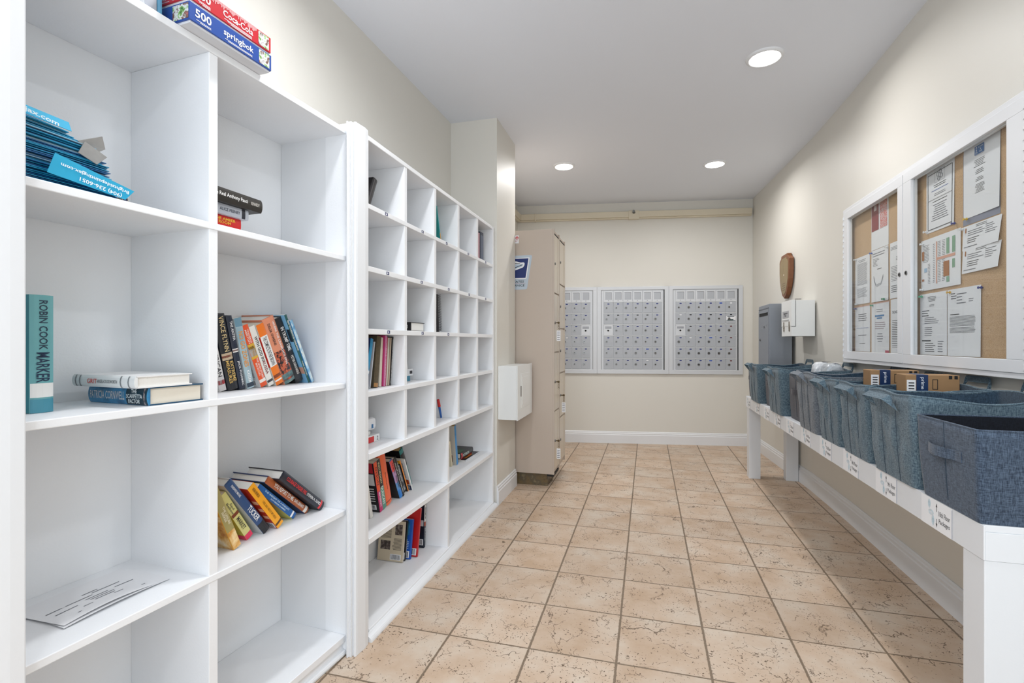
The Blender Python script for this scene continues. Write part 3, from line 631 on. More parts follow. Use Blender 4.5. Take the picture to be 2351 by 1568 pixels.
for k, (c, zz) in enumerate([('#e6e4e6', 1.5315), ('#c8323a', 1.5332), ('#2a2c4a', 1.5348)]):
    mb = MB(); mb.box((-0.99, 0.012 + 0.006 * k, zz), (-0.80 + 0.02 * k, 0.14, zz + 0.0014), flat(c)); mb.build('page', parent=t)
mb = MB(); mb.cyl((-0.775, 0.02, 1.5385), (-0.775, 0.14, 1.5385), 0.0075, 0.0075, flat('#b9b4a4'), 14); mb.cyl((-0.775, 0.0193, 1.5385), (-0.775, 0.02, 1.5385), 0.005, 0.005, flat('#20264c'), 14)
mb.build('rolled_edge', parent=t)
# loose notice sheets on the fourth shelf of bay one
def lsheet(label, pts, curl, rot, lines):
    t = thing('notice_sheet', label, 'paper', BK)
    a, b, c, d = [Vector(p) for p in pts]
    def fn(s, r): 
        p = a.lerp(b, s).lerp(d.lerp(c, s), r); return (p.x, p.y, p.z + curl * (1 - r) ** 2 * sin(pi * (0.1 + 0.9 * s)) + 0.0008)
    MB().grid(fn, 16, 8, M_paper).build('sheet', parent=t, smooth=True)
    mb = MB()
    for s0, s1, r in lines:
        p0 = Vector(fn(s0, r)); p1 = Vector(fn(s1, r)); p2 = Vector(fn(s1, r + 0.018)); p3 = Vector(fn(s0, r + 0.018)); up = Vector((0, 0, 0.0006))
        mb.add([tuple(p + up) for p in (p0, p1, p2, p3)], [(0, 1, 2, 3)], M_inkg)
    if lines: mb.build('print_lines', parent=t)
lsheet('lower printed notice sheet lying flat on the fourth shelf', [(-0.868, 0.075, 0.557), (-0.62, 0.085, 0.557), (-0.612, 0.245, 0.557), (-0.862, 0.262, 0.557)], 0.006, 0, [])
lsheet('upper printed notice sheet with curled front edge on the fourth shelf', [(-0.864, 0.082, 0.5585), (-0.648, 0.088, 0.5585), (-0.625, 0.275, 0.5585), (-0.875, 0.262, 0.5585)], 0.010, 0,
       [(0.08, 0.22, 0.50), (0.25, 0.5, 0.50), (0.52, 0.8, 0.56), (0.1, 0.3, 0.36), (0.4, 0.62, 0.42), (0.42, 0.66, 0.36), (0.44, 0.64, 0.30), (0.2, 0.9, 0.14), (0.3, 0.7, 0.24), (0.7, 0.9, 0.44), (0.45, 0.6, 0.62)])

# ---- pigeonhole contents
G = 'books leaning in the lower left bay of the pigeonhole shelf'
Z = 0.400
A = lambda *a, **k: stand(CB, *a, G, **k)
A('white paperback half hidden by the casing, leftmost in the lower left bay', 0.203, 0.115, Z, 14, 0.17, 0.022, 0.13, '#dcd9d2')
A('black book with magenta and orange spine and a white label on its cover', 0.288, 0.117, Z, 14, 0.250, 0.028, 0.16, '#17161a', spine='#c12a6a', pages=M_pages, bands=[(0.42, 1.0, '#e8572c')],
  texts=[('DYSON', 0.72, 0.36, 0.5, '#2a2024'), ('MATERNAL', 0.24, 0.30, 0.42, '#f2e6ee')], left=[(0.05, 0.5, 0.55, 0.78, '#d4d4d6'), (0.05, 0.6, 0.8, 1.0, '#b01e30'), (0.1, 0.42, 0.05, 0.15, '#ffffff', 'bars'), (0.1, 0.35, 0.2, 0.5, '#d8d8d8', 'lines', 6)])
A('black and green thriller with cream block lettering beside the magenta spine', 0.3205, 0.122, Z, 14.5, 0.252, 0.036, 0.16, '#17181a', spine='#1d1e20', pages=M_pages, bands=[(0.0, 0.45, '#4f8f7c')],
  texts=[('INCURSION', 0.74, 0.42, 0.34, '#efe2b2'), ('DUNCAN', 0.28, 0.36, 0.5, '#e6f0ea')])
A('fat plain orange hardcover in the lower left bay', 0.366, 0.130, Z, 15.5, 0.268, 0.060, 0.175, '#ef6a3c', hard=True, pages=M_pages, texts=[('Barbara Kingsolver', 0.46, 0.34, 0.14, '#2b1a14')], bands=[(0.06, 0.075, '#6a2c18')])
A('black book with pink to blue lettered spine and open black cover', 0.500, 0.127, Z, 27, 0.236, 0.030, 0.165, '#1a1517', spine='#5d93cc', pages=M_pages, hard=True, bands=[(0.0, 0.22, '#2b7fd0'), (0.42, 0.72, '#b890b8'), (0.72, 1.0, '#e8504c')],
  texts=[('IRA LEVIN', 0.80, 0.26, 0.4, '#2a2a32'), ('PRESIDENT', 0.42, 0.34, 0.46, '#20222a')], left=[(0.5, 0.9, 0.15, 0.4, '#46474c', 'lines', 3)])
A('slim black book with worn white spine lettering behind the blue spine', 0.5345, 0.128, Z, 27, 0.240, 0.016, 0.16, '#1c1b1c', texts=[('ALBUM OF THE DAMNED', 0.5, 0.8, 0.5, '#d8d5cf')])
A('black hardcover with white titles left of the orange edged book', 0.580, 0.150, Z, 27, 0.226, 0.026, 0.16, '#141416', hard=True, pages=M_pages, texts=[('THE PERSUADER', 0.58, 0.56, 0.42, '#e6e6e4'), ('LEE', 0.12, 0.12, 0.4, '#e6e6e4')])
A('thin book with orange edge and silver back cover in the lower left bay', 0.620, 0.145, Z, 27, 0.208, 0.009, 0.15, '#18181a', spine='#e88a2c', left=[(0.06, 0.9, 0.06, 0.86, '#b8bcc2'), (0.0, 1, 0.9, 1.0, '#d99a2c'), (0.1, 0.8, 0.12, 0.8, '#8d9198', 'lines', 16)])
A('white backed paperback with small red picture in the lower left bay', 0.650, 0.135, Z, 27, 0.206, 0.009, 0.15, '#dfe0e0', spine='#e6e6e4', left=[(0.05, 0.4, 0.18, 0.34, '#a8482c'), (0.02, 0.9, 0.0, 0.15, '#232a4c'), (0.08, 0.3, 0.02, 0.12, '#ffffff', 'bars'), (0.1, 0.8, 0.4, 0.9, '#7c7e84', 'lines', 14)])
A('tall teal and black hardcover with tan page block, last in the lower left bay', 0.676, 0.165, Z, 27, 0.252, 0.040, 0.17, '#15181a', spine='#1f7a78', hard=True, pages=M_pagesb, bands=[(0.55, 0.9, '#101214')])
G = 'paperbacks on the bottom shelf of the pigeonhole unit'
Z = 0.034
A = lambda *a, **k: stand(CB, *a, G, **k)
A('beige paperback showing its back cover with two sepia photographs and a barcode', 0.576, 0.156, Z, -9, 0.205, 0.012, 0.15, '#cbbda4', spine='#c9bfae', left=[(0.08, 0.36, 0.66, 0.92, PH_sepia), (0.52, 0.9, 0.28, 0.50, PH_sepia), (0.08, 0.45, 0.28, 0.58, '#5b5348', 'lines', 10), (0.5, 0.95, 0.56, 0.90, '#5b5348', 'lines', 12), (0.08, 0.50, 0.04, 0.18, '#ffffff', 'bars')])
A('thin black paperback with white title beside the beige photo cover', 0.598, 0.154, Z, -9.5, 0.203, 0.013, 0.14, '#17191c', texts=[('BECKONING', 0.34, 0.38, 0.4, '#e8e8e8')], bands=[(0.5, 0.95, '#24403c')], left=[(0.02, 0.2, 0.03, 0.2, '#ffffff', 'bars')])
A('bright blue paperback with pale underwater picture and barcode', 0.6195, 0.135, Z, -10, 0.204, 0.018, 0.14, '#1c57b4', left=[(0.1, 0.45, 0.6, 0.94, PH_cap), (0.1, 0.4, 0.25, 0.45, '#c6dcf0', 'lines', 5), (0.05, 0.4, 0.03, 0.2, '#ffffff', 'bars')])
A('tall red book with barcode on the bottom shelf', 0.655, 0.113, Z, -11, 0.252, 0.019, 0.16, '#c01a1c', texts=[('BETWEEN US', 0.5, 0.5, 0.3, '#e05a50')], left=[(0.03, 0.35, 0.03, 0.17, '#ffffff', 'bars')])
A('navy and white spined book with two barcode labels, last on the bottom shelf', 0.777, 0.130, Z, -3, 0.240, 0.022, 0.16, '#14202f', pages=M_pagesw, bands=[(0.6, 1.0, '#e6e4e0'), (0.5, 0.6, '#a8482c')], texts=[('MAXIMUM', 0.80, 0.26, 0.42, '#22242a'), ('BLACK', 0.3, 0.3, 0.34, '#d8d8d8')], left=[(0.03, 0.3, 0.06, 0.2, '#ffffff', 'bars'), (0.03, 0.3, 0.5, 0.64, '#c9cbcf')])
# lower right bay
stand(CB, 'slim cream book leaning in the lower right bay', 1.170, 0.123, 0.400, 13, 0.17, 0.017, 0.13, '#d8ccb0', None)
stand(CB, 'tall beige book with sky blue spine and small pictures on its cover', 1.213, 0.106, 0.400, 9, 0.262, 0.030, 0.17, '#c3bfb6', None, spine='#3a8cc8', pages=M_pagesb, left=[(0.25, 0.65, 0.55, 0.72, '#b8a468'), (0.3, 0.6, 0.57, 0.70, '#5a4a30'), (0.15, 0.35, 0.08, 0.25, '#5a3c28')])
lie(CB, 'thin silver edged magazine at the bottom of the flat pile in the lower right bay', 1.590, 0.082, 0.400, HB, SB, 0.28, 0.010, 0.20, '#d5d8dc', None, right=[(0.02, 0.98, 0.02, 0.98, '#26262c'), (0.2, 0.6, 0.5, 0.95, '#8c2f2c'), (0.1, 0.3, 0.3, 0.8, '#d0822c')], pages=M_pagesw)
lie(CB, 'red and black paperback in the middle of the flat pile in the lower right bay', 1.520, 0.115, 0.4106, HB, SB, 0.21, 0.015, 0.15, '#a8242a', None, bands=[(0.4, 0.7, '#2a1c1e')])
lie(CB, 'black hardcover with green cover print topping the flat pile in the lower right bay', 1.500, 0.100, 0.4262, HB, SB, 0.225, 0.036, 0.16, '#1d1c20', None, hard=True, pages=M_pages, texts=[('PATTERSON', 0.62, 0.5, 0.5, '#cfe0da')], bands=[(0.9, 1.0, '#d0404a')],
    right=[(0.1, 0.5, 0.5, 0.95, '#2c5a3c'), (0.5, 0.9, 0.2, 0.8, '#4a4c54', 'lines', 3)])
# fourth cubby row, first cell
G = 'old books and magazines filling the fourth cubby down'
Z = 0.998
A = lambda *a, **k: stand(CB, *a, G, **k)
A('blue glossy book with white speckles, leftmost in the filled cubby', 0.070, 0.065, Z, -14, 0.220, 0.022, 0.17, '#14306c', spine='#2487b8', bands=[(0.4, 0.9, '#2a93c4'), (0.3, 0.36, '#e0e8ee')])
A('white board backed book with a blue ribbon mark in the filled cubby', 0.122, 0.070, Z, -11, 0.205, 0.007, 0.19, '#c9cdd4', left=[(0.6, 0.95, 0.25, 0.5, '#3a3c44', 'lines', 5), (0.2, 0.35, 0.56, 0.7, '#1c30a8')])
A('worn dark brown cloth bound book in the filled cubby', 0.142, 0.062, Z, -8, 0.226, 0.036, 0.18, '#4f4636', spine=mat('worn_cloth', '#5a4f3c', 0.9, bump=0.5, bscale=400, var=0.3, vscale=90), hard=True, pages=M_pagesb, bands=[(0.0, 0.08, '#a87a48')])
A('cream backed booklet with faint print in the filled cubby', 0.200, 0.070, Z, -4, 0.222, 0.020, 0.17, '#d8cfbf', pages=M_pages, left=[(0.2, 0.35, 0.2, 0.4, '#6a5c4a', 'lines', 5)])
A('pink spined paperback in the filled cubby', 0.2245, 0.062, Z, -4, 0.231, 0.016, 0.17, '#c43c78', spine='#c878a4', texts=[('SHELL SEEKERS', 0.5, 0.7, 0.4, '#e6c4d4')])
A('crimson booklet right of the pink paperback', 0.2415, 0.066, Z, -4.6, 0.224, 0.011, 0.16, '#a81838')
A('pale grey green booklet right of the crimson booklet', 0.2535, 0.064, Z, -5.4, 0.222, 0.008, 0.16, '#d2d0c2')
A('tan paperback second from the right in the filled cubby', 0.2625, 0.060, Z, -5.8, 0.222, 0.010, 0.16, '#a08c78', spine='#b4a490', pages=M_pagesb)
A('black book with white dotted spine lettering, rightmost in the filled cubby', 0.2735, 0.058, Z, -6.4, 0.226, 0.010, 0.16, '#17171a', pages=M_pagesb, texts=[('WORDS IN THE MARGIN OF AN AGE', 0.5, 0.9, 0.45, '#f0f0ee')])
# upper cubbies
stand(CB, 'black leather bound book with gilt page edges in the top left cubby', 0.059, 0.05, 1.764, -25, 0.150, 0.034, 0.11, '#1b191c', None, hard=True, pages=mat('gilt_pages', '#7a6246', 0.6, bump=0.4, bscale=500, var=0.5, vscale=120))
for (u, th, h, c, lb, ln) in ((0.772, 0.012, 0.235, '#d9c27a', 'thin yellow booklet standing in the third cubby of the top row', 0), (0.860, 0.010, 0.215, '#2f9aa0', 'teal booklet with sandy beach foot leaning in the third cubby of the top row', 17)):
    stand(CB, lb, u, 0.06, 1.764, ln, h, th, 0.16, c, None, pages=M_pagesw, bands=[(0.0, 0.3, '#c99a4a')] if ln else [])
stand(CB, 'pink and white booklet standing in the last cubby of the top row', 1.484, 0.05, 1.764, 0, 0.20, 0.020, 0.16, '#d8a8b0', None, pages=M_pagesw)
stand(CB, 'blue lined disc case standing in the last cubby of the top row', 1.516, 0.05, 1.764, 0, 0.215, 0.070, 0.14, '#2c3448', None, bands=[(0.1, 0.9, '#5a6478')], pages=M_blk)
lie(CB, 'black paperback lying flat in the second cubby of the third row', 0.455, 0.045, 1.254, (0, 1), (1, 0), 0.20, 0.045, 0.155, '#1a1a1c', None, hard=True, pages=M_pagesw, texts=[('GO', 0.12, 0.1, 0.4, '#e8e8e8')])
t = thing('spiral_notebook', 'black spiral bound notebook standing in the third cubby of the third row', 'notebook', CB @ T(0.806, 0.05, 1.2552) @ R(radians(-6), 'Y'))
boxobj('cover', (0, 0.006, 0), (0.020, 0.15, 0.215), flat('#232226'), t)
mb = MB()
for k in range(34):
    z = 0.006 + 0.2 * k / 33; mb.tube([(0.026 + 0.012 * cos(a * pi / 5), 0.002 + 0.010 * sin(a * pi / 5), z + 0.0006 * a) for a in range(10)], 0.0010, M_blk, 5)
mb.build('spiral_wire', parent=t)
for nm, lb, parts_, loc in (
    ('wooden_block', 'small reddish brown block at the edge of the second cubby in the fourth row', [('block', '#9a5a3a', (0, 0, 0.12), (0.03, 0.04, 0.145))], None),):
    pass
t = thing('label_maker', 'tape dispenser with brown stem and blue roll, second cubby of the fourth row', 'tape dispenser', CB @ T(0.500, 0.100, 0.9986))
mb = MB(); mb.cyl((0.04, 0.03, 0.0), (0.04, 0.03, 0.026), 0.034, 0.034, flat('#3f7f98'), 24); mb.build('blue_roll', parent=t)
mb = MB(); mb.box((0.0, 0.0, 0.026), (0.085, 0.06, 0.062), flat('#d8dadd', 0.3)); mb.box((0.05, -0.001, 0.036), (0.078, 0, 0.052), M_ink); mb.build('body', parent=t, bevel=0.008)
mb = MB(); mb.cyl((0.03, 0.03, 0.062), (0.03, 0.03, 0.10), 0.026, 0.022, flat('#e6e6e6'), 24); mb.build('white_roll', parent=t)
mb = MB(); mb.box((0.02, 0.012, 0.10), (0.046, 0.048, 0.152), flat('#9a5a3a')); mb.build('stem', parent=t, bevel=0.002)
t = thing('tape_case', 'rounded white plastic case on top of the pile in the fifth row first cubby', 'case', CB @ T(0.115, 0.105, 0.7995))
mb = MB(); mb.box((0, 0, 0), (0.125, 0.07, 0.058), flat('#dcdee2', 0.3)); mb.build('shell', parent=t, bevel=0.016)
mb = MB(); mb.box((0.078, -0.0008, 0.012), (0.092, 0, 0.03), flat('#2d6a9c')); mb.build('sticker', parent=t)
t = thing('tape_case', 'small white cube between two cases in the fifth row first cubby', 'case', CB @ T(0.133, 0.115, 0.7792)); boxobj('shell', (0, 0, 0), (0.07, 0.05, 0.020), flat('#d8d8d4', 0.4), t, 0.004)
t = thing('game_box', 'low red and white box under the white cases, first cubby of the fifth row', 'box', CB @ T(0.120, 0.100, 0.7466))
boxobj('carton', (0, 0, 0), (0.135, 0.09, 0.032), flat('#e4e4e4', 0.4), t, 0.003)
mb = MB(); mb.box((0.03, -0.0008, 0.003), (0.085, 0, 0.029), flat('#cc2a2a')); add_text(mb, '2', 0.012, 0.018, frame((0.115, -0.001, 0.016), (1, 0, 0), (0, 0, 1)), M_ink); mb.build('label_print', parent=t)
t = thing('marker_pen', 'red capped blue marker pen leaning in the third cubby of the fifth row', 'pen', CB @ T(0.952, 0.100, 0.7495) @ R(radians(-22), 'Y'))
mb = MB(); mb.cyl((0, 0, 0.0), (0, 0, 0.075), 0.006, 0.007, flat('#2a5ea8'), 14); mb.build('barrel', parent=t)
mb = MB(); mb.cyl((0, 0, 0.075), (0, 0, 0.12), 0.009, 0.008, flat('#c22a2a'), 14); mb.build('cap', parent=t)

# ================================================================== ELECTRICAL PANEL BOX ON THE COLUMN
t = thing('utility_box', 'white painted box with a small hinged door fixed to the column beside the lockers', 'utility box')
boxobj('housing', (-1.067, 3.50, 0.625), (-0.925, 3.965, 1.022), M_box, t, 0.003)
boxobj('front_plate', (-0.925, 3.50, 0.62), (-0.917, 3.972, 1.027), M_box, t, 0.002)
mb = MB(); mb.box((-0.917, 3.60, 0.70), (-0.914, 3.88, 0.96), M_box); mb.build('door', parent=t, bevel=0.001)
mb = MB(); mb.box((-0.9145, 3.63, 0.725), (-0.9125, 3.85, 0.935), M_box); mb.build('door_panel', parent=t, bevel=0.001)
mb = MB(); mb.box((-0.917, 3.594, 0.79), (-0.913, 3.600, 0.87), flat('#55524c')); mb.build('hinge', parent=t)

# ================================================================== LOCKERS
def locker(label, y0, y1, zs, keys, toe):
    t = thing('parcel_locker', label, 'locker', T(-0.742, y0, 0), 'beige parcel lockers')
    W = y1 - y0
    mb = MB(); mb.box((-0.70, 0, 0.105), (-0.012, W, 2.135), M_locker); mb.build('body', parent=t, bevel=0.002)
    for a, b in ((0, 0.014), (W - 0.014, W)): boxobj('frame_post', (-0.012, a, 0.105), (0.0, b, 2.135), M_locker, t)
    for k in range(len(zs) - 1):
        d = boxobj('door', (-0.011, 0.018, zs[k + 1] + 0.006), (-0.003, W - 0.018, zs[k] - 0.006), M_lockdoor, t, 0.002)
        boxobj('stile', (-0.003, W - 0.07, zs[k + 1] + 0.01), (0.0, W - 0.02, zs[k] - 0.01), M_lockdoor, d)
        zc = (zs[k] + zs[k + 1]) / 2
        mb = MB(); mb.cyl((-0.003, 0.055, zc), (0.004, 0.055, zc), 0.011, 0.011, M_lock, 16); mb.box((0.004, 0.053, zc - 0.006), (0.0045, 0.057, zc + 0.006), M_dark); mb.build('lock', parent=d)
        if keys[k]:
            mb = MB(); mb.box((0.004, 0.0535, zc - 0.004), (0.026, 0.0565, zc + 0.004), M_brass); mb.cyl((0.028, 0.0535, zc), (0.028, 0.0565, zc), 0.010, 0.010, M_brass, 16)
            mb.build('key', parent=d)
            mb = MB()
            for j in range(4):
                c = zc - 0.014 - 0.013 * j
                mb.tube([(0.029 + 0.005 * cos(a * pi / 4), 0.055 + 0.002 * (j % 2) * sin(a * pi / 4), c + 0.008 * sin(a * pi / 4)) for a in range(9)], 0.0013, M_brass, 5)
            mb.build('key_chain', parent=d)
            if keys[k] == 2:
                mb = MB(); mb.box((0.012, 0.053, zc - 0.150), (0.044, 0.057, zc - 0.064), M_paper)
                for j in range(5): mb.box((0.017, 0.0525, zc - 0.14 + 0.015 * j), (0.038, 0.053, zc - 0.135 + 0.015 * j), M_inkg)
                mb.build('key_tag', parent=d)
    mb = MB(); mb.box((-0.0112, 0.016, 2.10), (-0.004, W - 0.016, 2.106), M_dark); mb.build('top_gap', parent=t)
    if toe:
        boxobj('toe_base', (-0.69, 0.03, 0.0), (-0.062, W, 0.105), PH_stone, t)
        boxobj('base_rail', (-0.062, 0.012, 0.085), (-0.006, W, 0.105), M_dark, t)
    else: boxobj('toe_base', (-0.69, 0.0, 0.0), (-0.062, W - 0.03, 0.105), PH_stone, t)
    return t
locker('tall beige parcel locker of four doors with a postal eagle sticker on its side', 4.02, 4.277, [2.10, 1.607, 1.113, 0.622, 0.13], [0, 2, 1, 2], True)
locker('tall beige parcel locker of five doors behind the stickered one', 4.281, 4.585, [2.10, 1.710, 1.318, 0.925, 0.533, 0.14], [0, 0, 0, 2, 0], False)
# postal sticker on the near side of the lockers (plane y = 4.02)
t = thing('postal_sticker', 'blue and white postal service eagle sticker on the locker side', 'sticker', T(0, 4.0198, 0))
def poly(mb, pts, y, m, th=0.0006):
    n = len(pts); v = [(x, y, z) for x, z in pts] + [(x, y + th, z) for x, z in pts]
    mb.add(v, [tuple(range(n)), tuple(range(n, 2 * n))[::-1]] + [(i, n + i, n + (i + 1) % n, (i + 1) % n) for i in range(n)], m)
def slantquad(xr, zb, zt, wd, sl, r=0.0):
    return [(xr - wd, zb), (xr, zb), (xr + sl * (zt - zb), zt), (xr - wd + sl * (zt - zb), zt)]
def rounded(pts, r, k=5):
    out = []; n = len(pts)
    for i in range(n):
        p0 = Vector(pts[i - 1]); p = Vector(pts[i]); p2 = Vector(pts[(i + 1) % n]); a = p + (p0 - p).normalized() * r; b = p + (p2 - p).normalized() * r
        for j in range(k + 1):
            s = j / k; out.append(tuple(a * (1 - s) ** 2 + p * 2 * s * (1 - s) + b * s * s))
    return out
mb = MB(); poly(mb, rounded(slantquad(-0.972, 1.640, 1.926, 0.33, 0.16), 0.016), -0.0012, mat('sticker_silver', '#b9c6d2', 0.35)); mb.build('backing', parent=t, fixn=True)
mb = MB(); poly(mb, slantquad(-0.977, 1.731, 1.906, 0.29, 0.16), -0.0019, flat('#f2f2f4')); poly(mb, slantquad(-0.984, 1.737, 1.900, 0.276, 0.16), -0.0026, flat('#122a6a')); mb.build('emblem_field', parent=t, fixn=True)
mb = MB(); W_ = flat('#f0f1f4')
poly(mb, [(-1.24, 1.74), (-1.10, 1.795), (-1.035, 1.815), (-1.004, 1.826), (-0.992, 1.845), (-0.992, 1.862), (-1.002, 1.868), (-1.025, 1.866), (-1.06, 1.877), (-1.10, 1.884), (-1.24, 1.888), (-1.24, 1.870), (-1.03, 1.860), (-1.24, 1.855)], -0.0033, W_)
poly(mb, [(-1.24, 1.757), (-1.09, 1.808), (-1.012, 1.834), (-1.003, 1.855), (-1.03, 1.853), (-1.24, 1.842)], -0.0038, flat('#b9c9da'))
poly(mb, [(-1.24, 1.775), (-1.09, 1.816), (-1.012, 1.844), (-1.012, 1.849), (-1.09, 1.822), (-1.24, 1.784)], -0.0043, flat('#10131c'))
poly(mb, [(-1.24, 1.857), (-1.10, 1.862), (-1.03, 1.861), (-1.03, 1.858), (-1.10, 1.856), (-1.24, 1.849)], -0.0043, flat('#10131c'))
mb.build('eagle_head', parent=t, fixn=True)
mb = MB(); add_text(mb, 'UNITED STATES', 0.235, 0.018, frame((-1.115, -0.0022, 1.707), (1, 0, 0), (0.12, 0, 1)), M_ink, 0.01); add_text(mb, 'POSTAL SERVICE', 0.235, 0.018, frame((-1.110, -0.0022, 1.675), (1, 0, 0), (0.12, 0, 1)), M_ink, 0.01)
mb.box((-1.24, -0.002, 1.6905), (-0.985, -0.0015, 1.692), flat('#b0303a')); mb.build('lettering', parent=t)
t = thing('warning_sticker', 'small white sticker with a red emblem near the top of the locker side', 'sticker', T(0, 4.0198, 0))
mb = MB(); mb.box((-1.10, -0.001, 2.03), (-1.043, 0, 2.097), M_paper); mb.build('backing', parent=t)
mb = MB(); mb.cyl((-1.058, -0.0012, 2.075), (-1.058, -0.001, 2.075), 0.013, 0.013, flat('#c8343a'), 20); mb.cyl((-1.058, -0.0016, 2.073), (-1.058, -0.0012, 2.073), 0.007, 0.007, flat('#f4dede'), 16); mb.cyl((-1.058, -0.002, 2.073), (-1.058, -0.0016, 2.073), 0.003, 0.003, flat('#c8343a'), 12)
mb.box((-1.09, -0.0014, 2.05), (-1.05, -0.001, 2.052), flat('#c8343a')); mb.box((-1.09, -0.0014, 2.044), (-1.06, -0.001, 2.046), flat('#c8343a')); mb.build('emblem', parent=t)

# ================================================================== MAILBOX PANELS on the back wall
def bwM(t, z):  # local: x along wall, y into wall, z up
    M = Matrix.Identity(4); M[0][0], M[1][0] = BD.x, BD.y; M[0][1], M[1][1] = BN.x, BN.y; p = bwp(t); M[0][3], M[1][3], M[2][3] = p[0], p[1], z; return M
WU, HU = 0.828, 1.030
plates = {'b': flat('#1d2c72'), 'k': flat('#20242c'), 'w': flat('#e9ebee'), 'o': flat('#2148a8'), 'r': flat('#5c2428')}
PL = [  # number plate colours read from the three panels (rows under the window row)
 ['bbbbbb', 'bbbbbb', 'bbbbb.', 'bbbwbb', 'bbbbbb', 'bbbbbb'],
 ['bbbbbb', 'kkbkkb', '.bbbbb', 'bbbbbb', 'bbbbob', 'bbbbwb'],
 ['bbbbow', 'wkbkbg', '.kbbbr', 'bwbobr', 'bbbbbr', 'bbbobr']]
def sub(name, mb, parent): return mb.build(name, parent=parent)
lock_mesh = None
def mailpanel(idx, t0, label, strip):
    th = thing('mailbox_panel', label, 'mailboxes', bwM(t0, 0.824), 'aluminium mailbox panels on the back wall')
    mb = MB(); f = 0.048
    mb.box((0, -0.022, 0), (WU, 0, f), M_alu); mb.box((0, -0.022, HU - f * 0.8), (WU, 0, HU), M_alu); mb.box((0, -0.0215, 0), (f, 0, HU), M_alu); mb.box((WU - f, -0.0215, 0), (WU, 0, HU), M_alu)
    mb.build('frame', parent=th, bevel=0.002)
    boxobj('backing', (f, -0.010, f), (WU - f, -0.002, HU - f * 0.8), M_alu, th)
    mb = MB(); mb.box((f, -0.0112, f), (f + 0.004, -0.0099, HU - 0.04), M_dark); mb.build('hinge_gap', parent=th)
    mb = MB(); mb.box((WU - f - (0.010 if strip else 0.003), -0.0112, f), (WU - f, -0.0099, HU - 0.04), M_dark); mb.build('hinge_gap', parent=th)
    gx, gw = 0.0755, 0.1128; top = HU - 0.052
    for r in range(7):
        zr = top - 0.1245 - r * 0.1335 + (0.0 if r else 0.0)
        boxobj('rail', (gx, -0.0205, zr - 0.0065), (gx + 6 * gw, -0.0101, zr - 0.0005), M_rail, th)
    for c in range(6):
        x0 = gx + c * gw
        w_ = boxobj('window_slot', (x0 + 0.003, -0.018, top - 0.124), (x0 + gw - 0.003, -0.0101, top), M_alu, th, 0.001)
        mb = MB(); mb.box((x0 + 0.020, -0.0195, top - 0.100), (x0 + gw - 0.018, -0.0185, top - 0.018), M_alud)
        mb.box((x0 + 0.018, -0.0200, top - 0.018), (x0 + gw - 0.018, -0.0185, top - 0.015), M_lockc); mb.box((x0 + gw - 0.020, -0.0200, top - 0.100), (x0 + gw - 0.018, -0.0185, top - 0.015), M_lockc)
        mb.cyl((x0 + gw / 2, -0.0195, top - 0.113), (x0 + gw / 2, -0.018, top - 0.113), 0.0035, 0.0035, M_dark, 10)
        sub('slot_pane', mb, w_)
        for r in range(6):
            z1 = top - 0.1325 - r * 0.1335; z0 = z1 - 0.123
            k = PL[idx][r][c]
            d = boxobj('mailbox_door', (x0 + 0.0035, -0.0185, z0), (x0 + gw - 0.0035, -0.0101, z1), M_alu if k == '.' else M_alud, th, 0.0015)
            if k == '.':
                mb = MB()
                for j in range(3): mb.box((x0 + 0.018, -0.0190, z1 - 0.026 - j * 0.009), (x0 + gw - 0.02, -0.0185, z1 - 0.021 - j * 0.009), M_inkg)
                sub('lettering', mb, d)
                mb = MB(); mb.cyl((x0 + gw / 2 - 0.002, -0.0205, z0 + 0.056), (x0 + gw / 2 - 0.002, -0.0185, z0 + 0.056), 0.011, 0.011, M_dark, 16); sub('lock', mb, d)
                continue
            hw = 0.017 if k == 'o' else 0.013
            mb = MB()
            if k == 'g':
                mb.box((x0 + 0.004, -0.0192, z0 + 0.03), (x0 + gw - 0.004, -0.0186, z1 - 0.034), M_paper); mb.box((x0 + 0.006, -0.0196, z0 + 0.034), (x0 + gw - 0.006, -0.0192, z0 + 0.040), flat('#1f3d3f'))
                mb.box((x0 + 0.02, -0.0196, z0 + 0.040), (x0 + gw - 0.03, -0.0192, z0 + 0.050), flat('#1f3d3f')); mb.box((x0 + 0.016, -0.0196, z1 - 0.043), (x0 + gw - 0.02, -0.0192, z1 - 0.036), flat('#1f3d3f'))
            mb.box((x0 + 0.057 - hw - 0.002, -0.0196, z1 - 0.028), (x0 + 0.057 + hw + 0.002, -0.0186, z1 - 0.010), flat('#dfe2e6') if k != 'w' else flat('#8d9298'))
            mb.box((x0 + 0.057 - hw, -0.0201, z1 - 0.026), (x0 + 0.057 + hw, -0.0196, z1 - 0.012), plates.get(k, plates['k']))
            sub('number_plate', mb, d)
            mb = MB(); rr = random.choice((0.011, 0.014, 0.015)); cx, cz = x0 + 0.036, z0 + 0.058
            mb.cyl((cx, -0.0225, cz), (cx, -0.0185, cz), rr, rr, M_lock, 16); mb.cyl((cx, -0.0235, cz), (cx, -0.0225, cz), 0.006, 0.006, M_lockc, 12); mb.box((cx - 0.001, -0.024, cz - 0.005), (cx + 0.001, -0.0235, cz + 0.005), M_dark)
            sub('lock', mb, d)
    return th
mailpanel(0, -0.448, 'aluminium mailbox panel partly hidden behind the lockers, leftmost of three', False)
mailpanel(1, 0.381, 'aluminium mailbox panel in the middle of the three on the back wall', True)
mailpanel(2, 1.210, 'aluminium mailbox panel nearest the right wall, with one door relabelled in dark green', True)

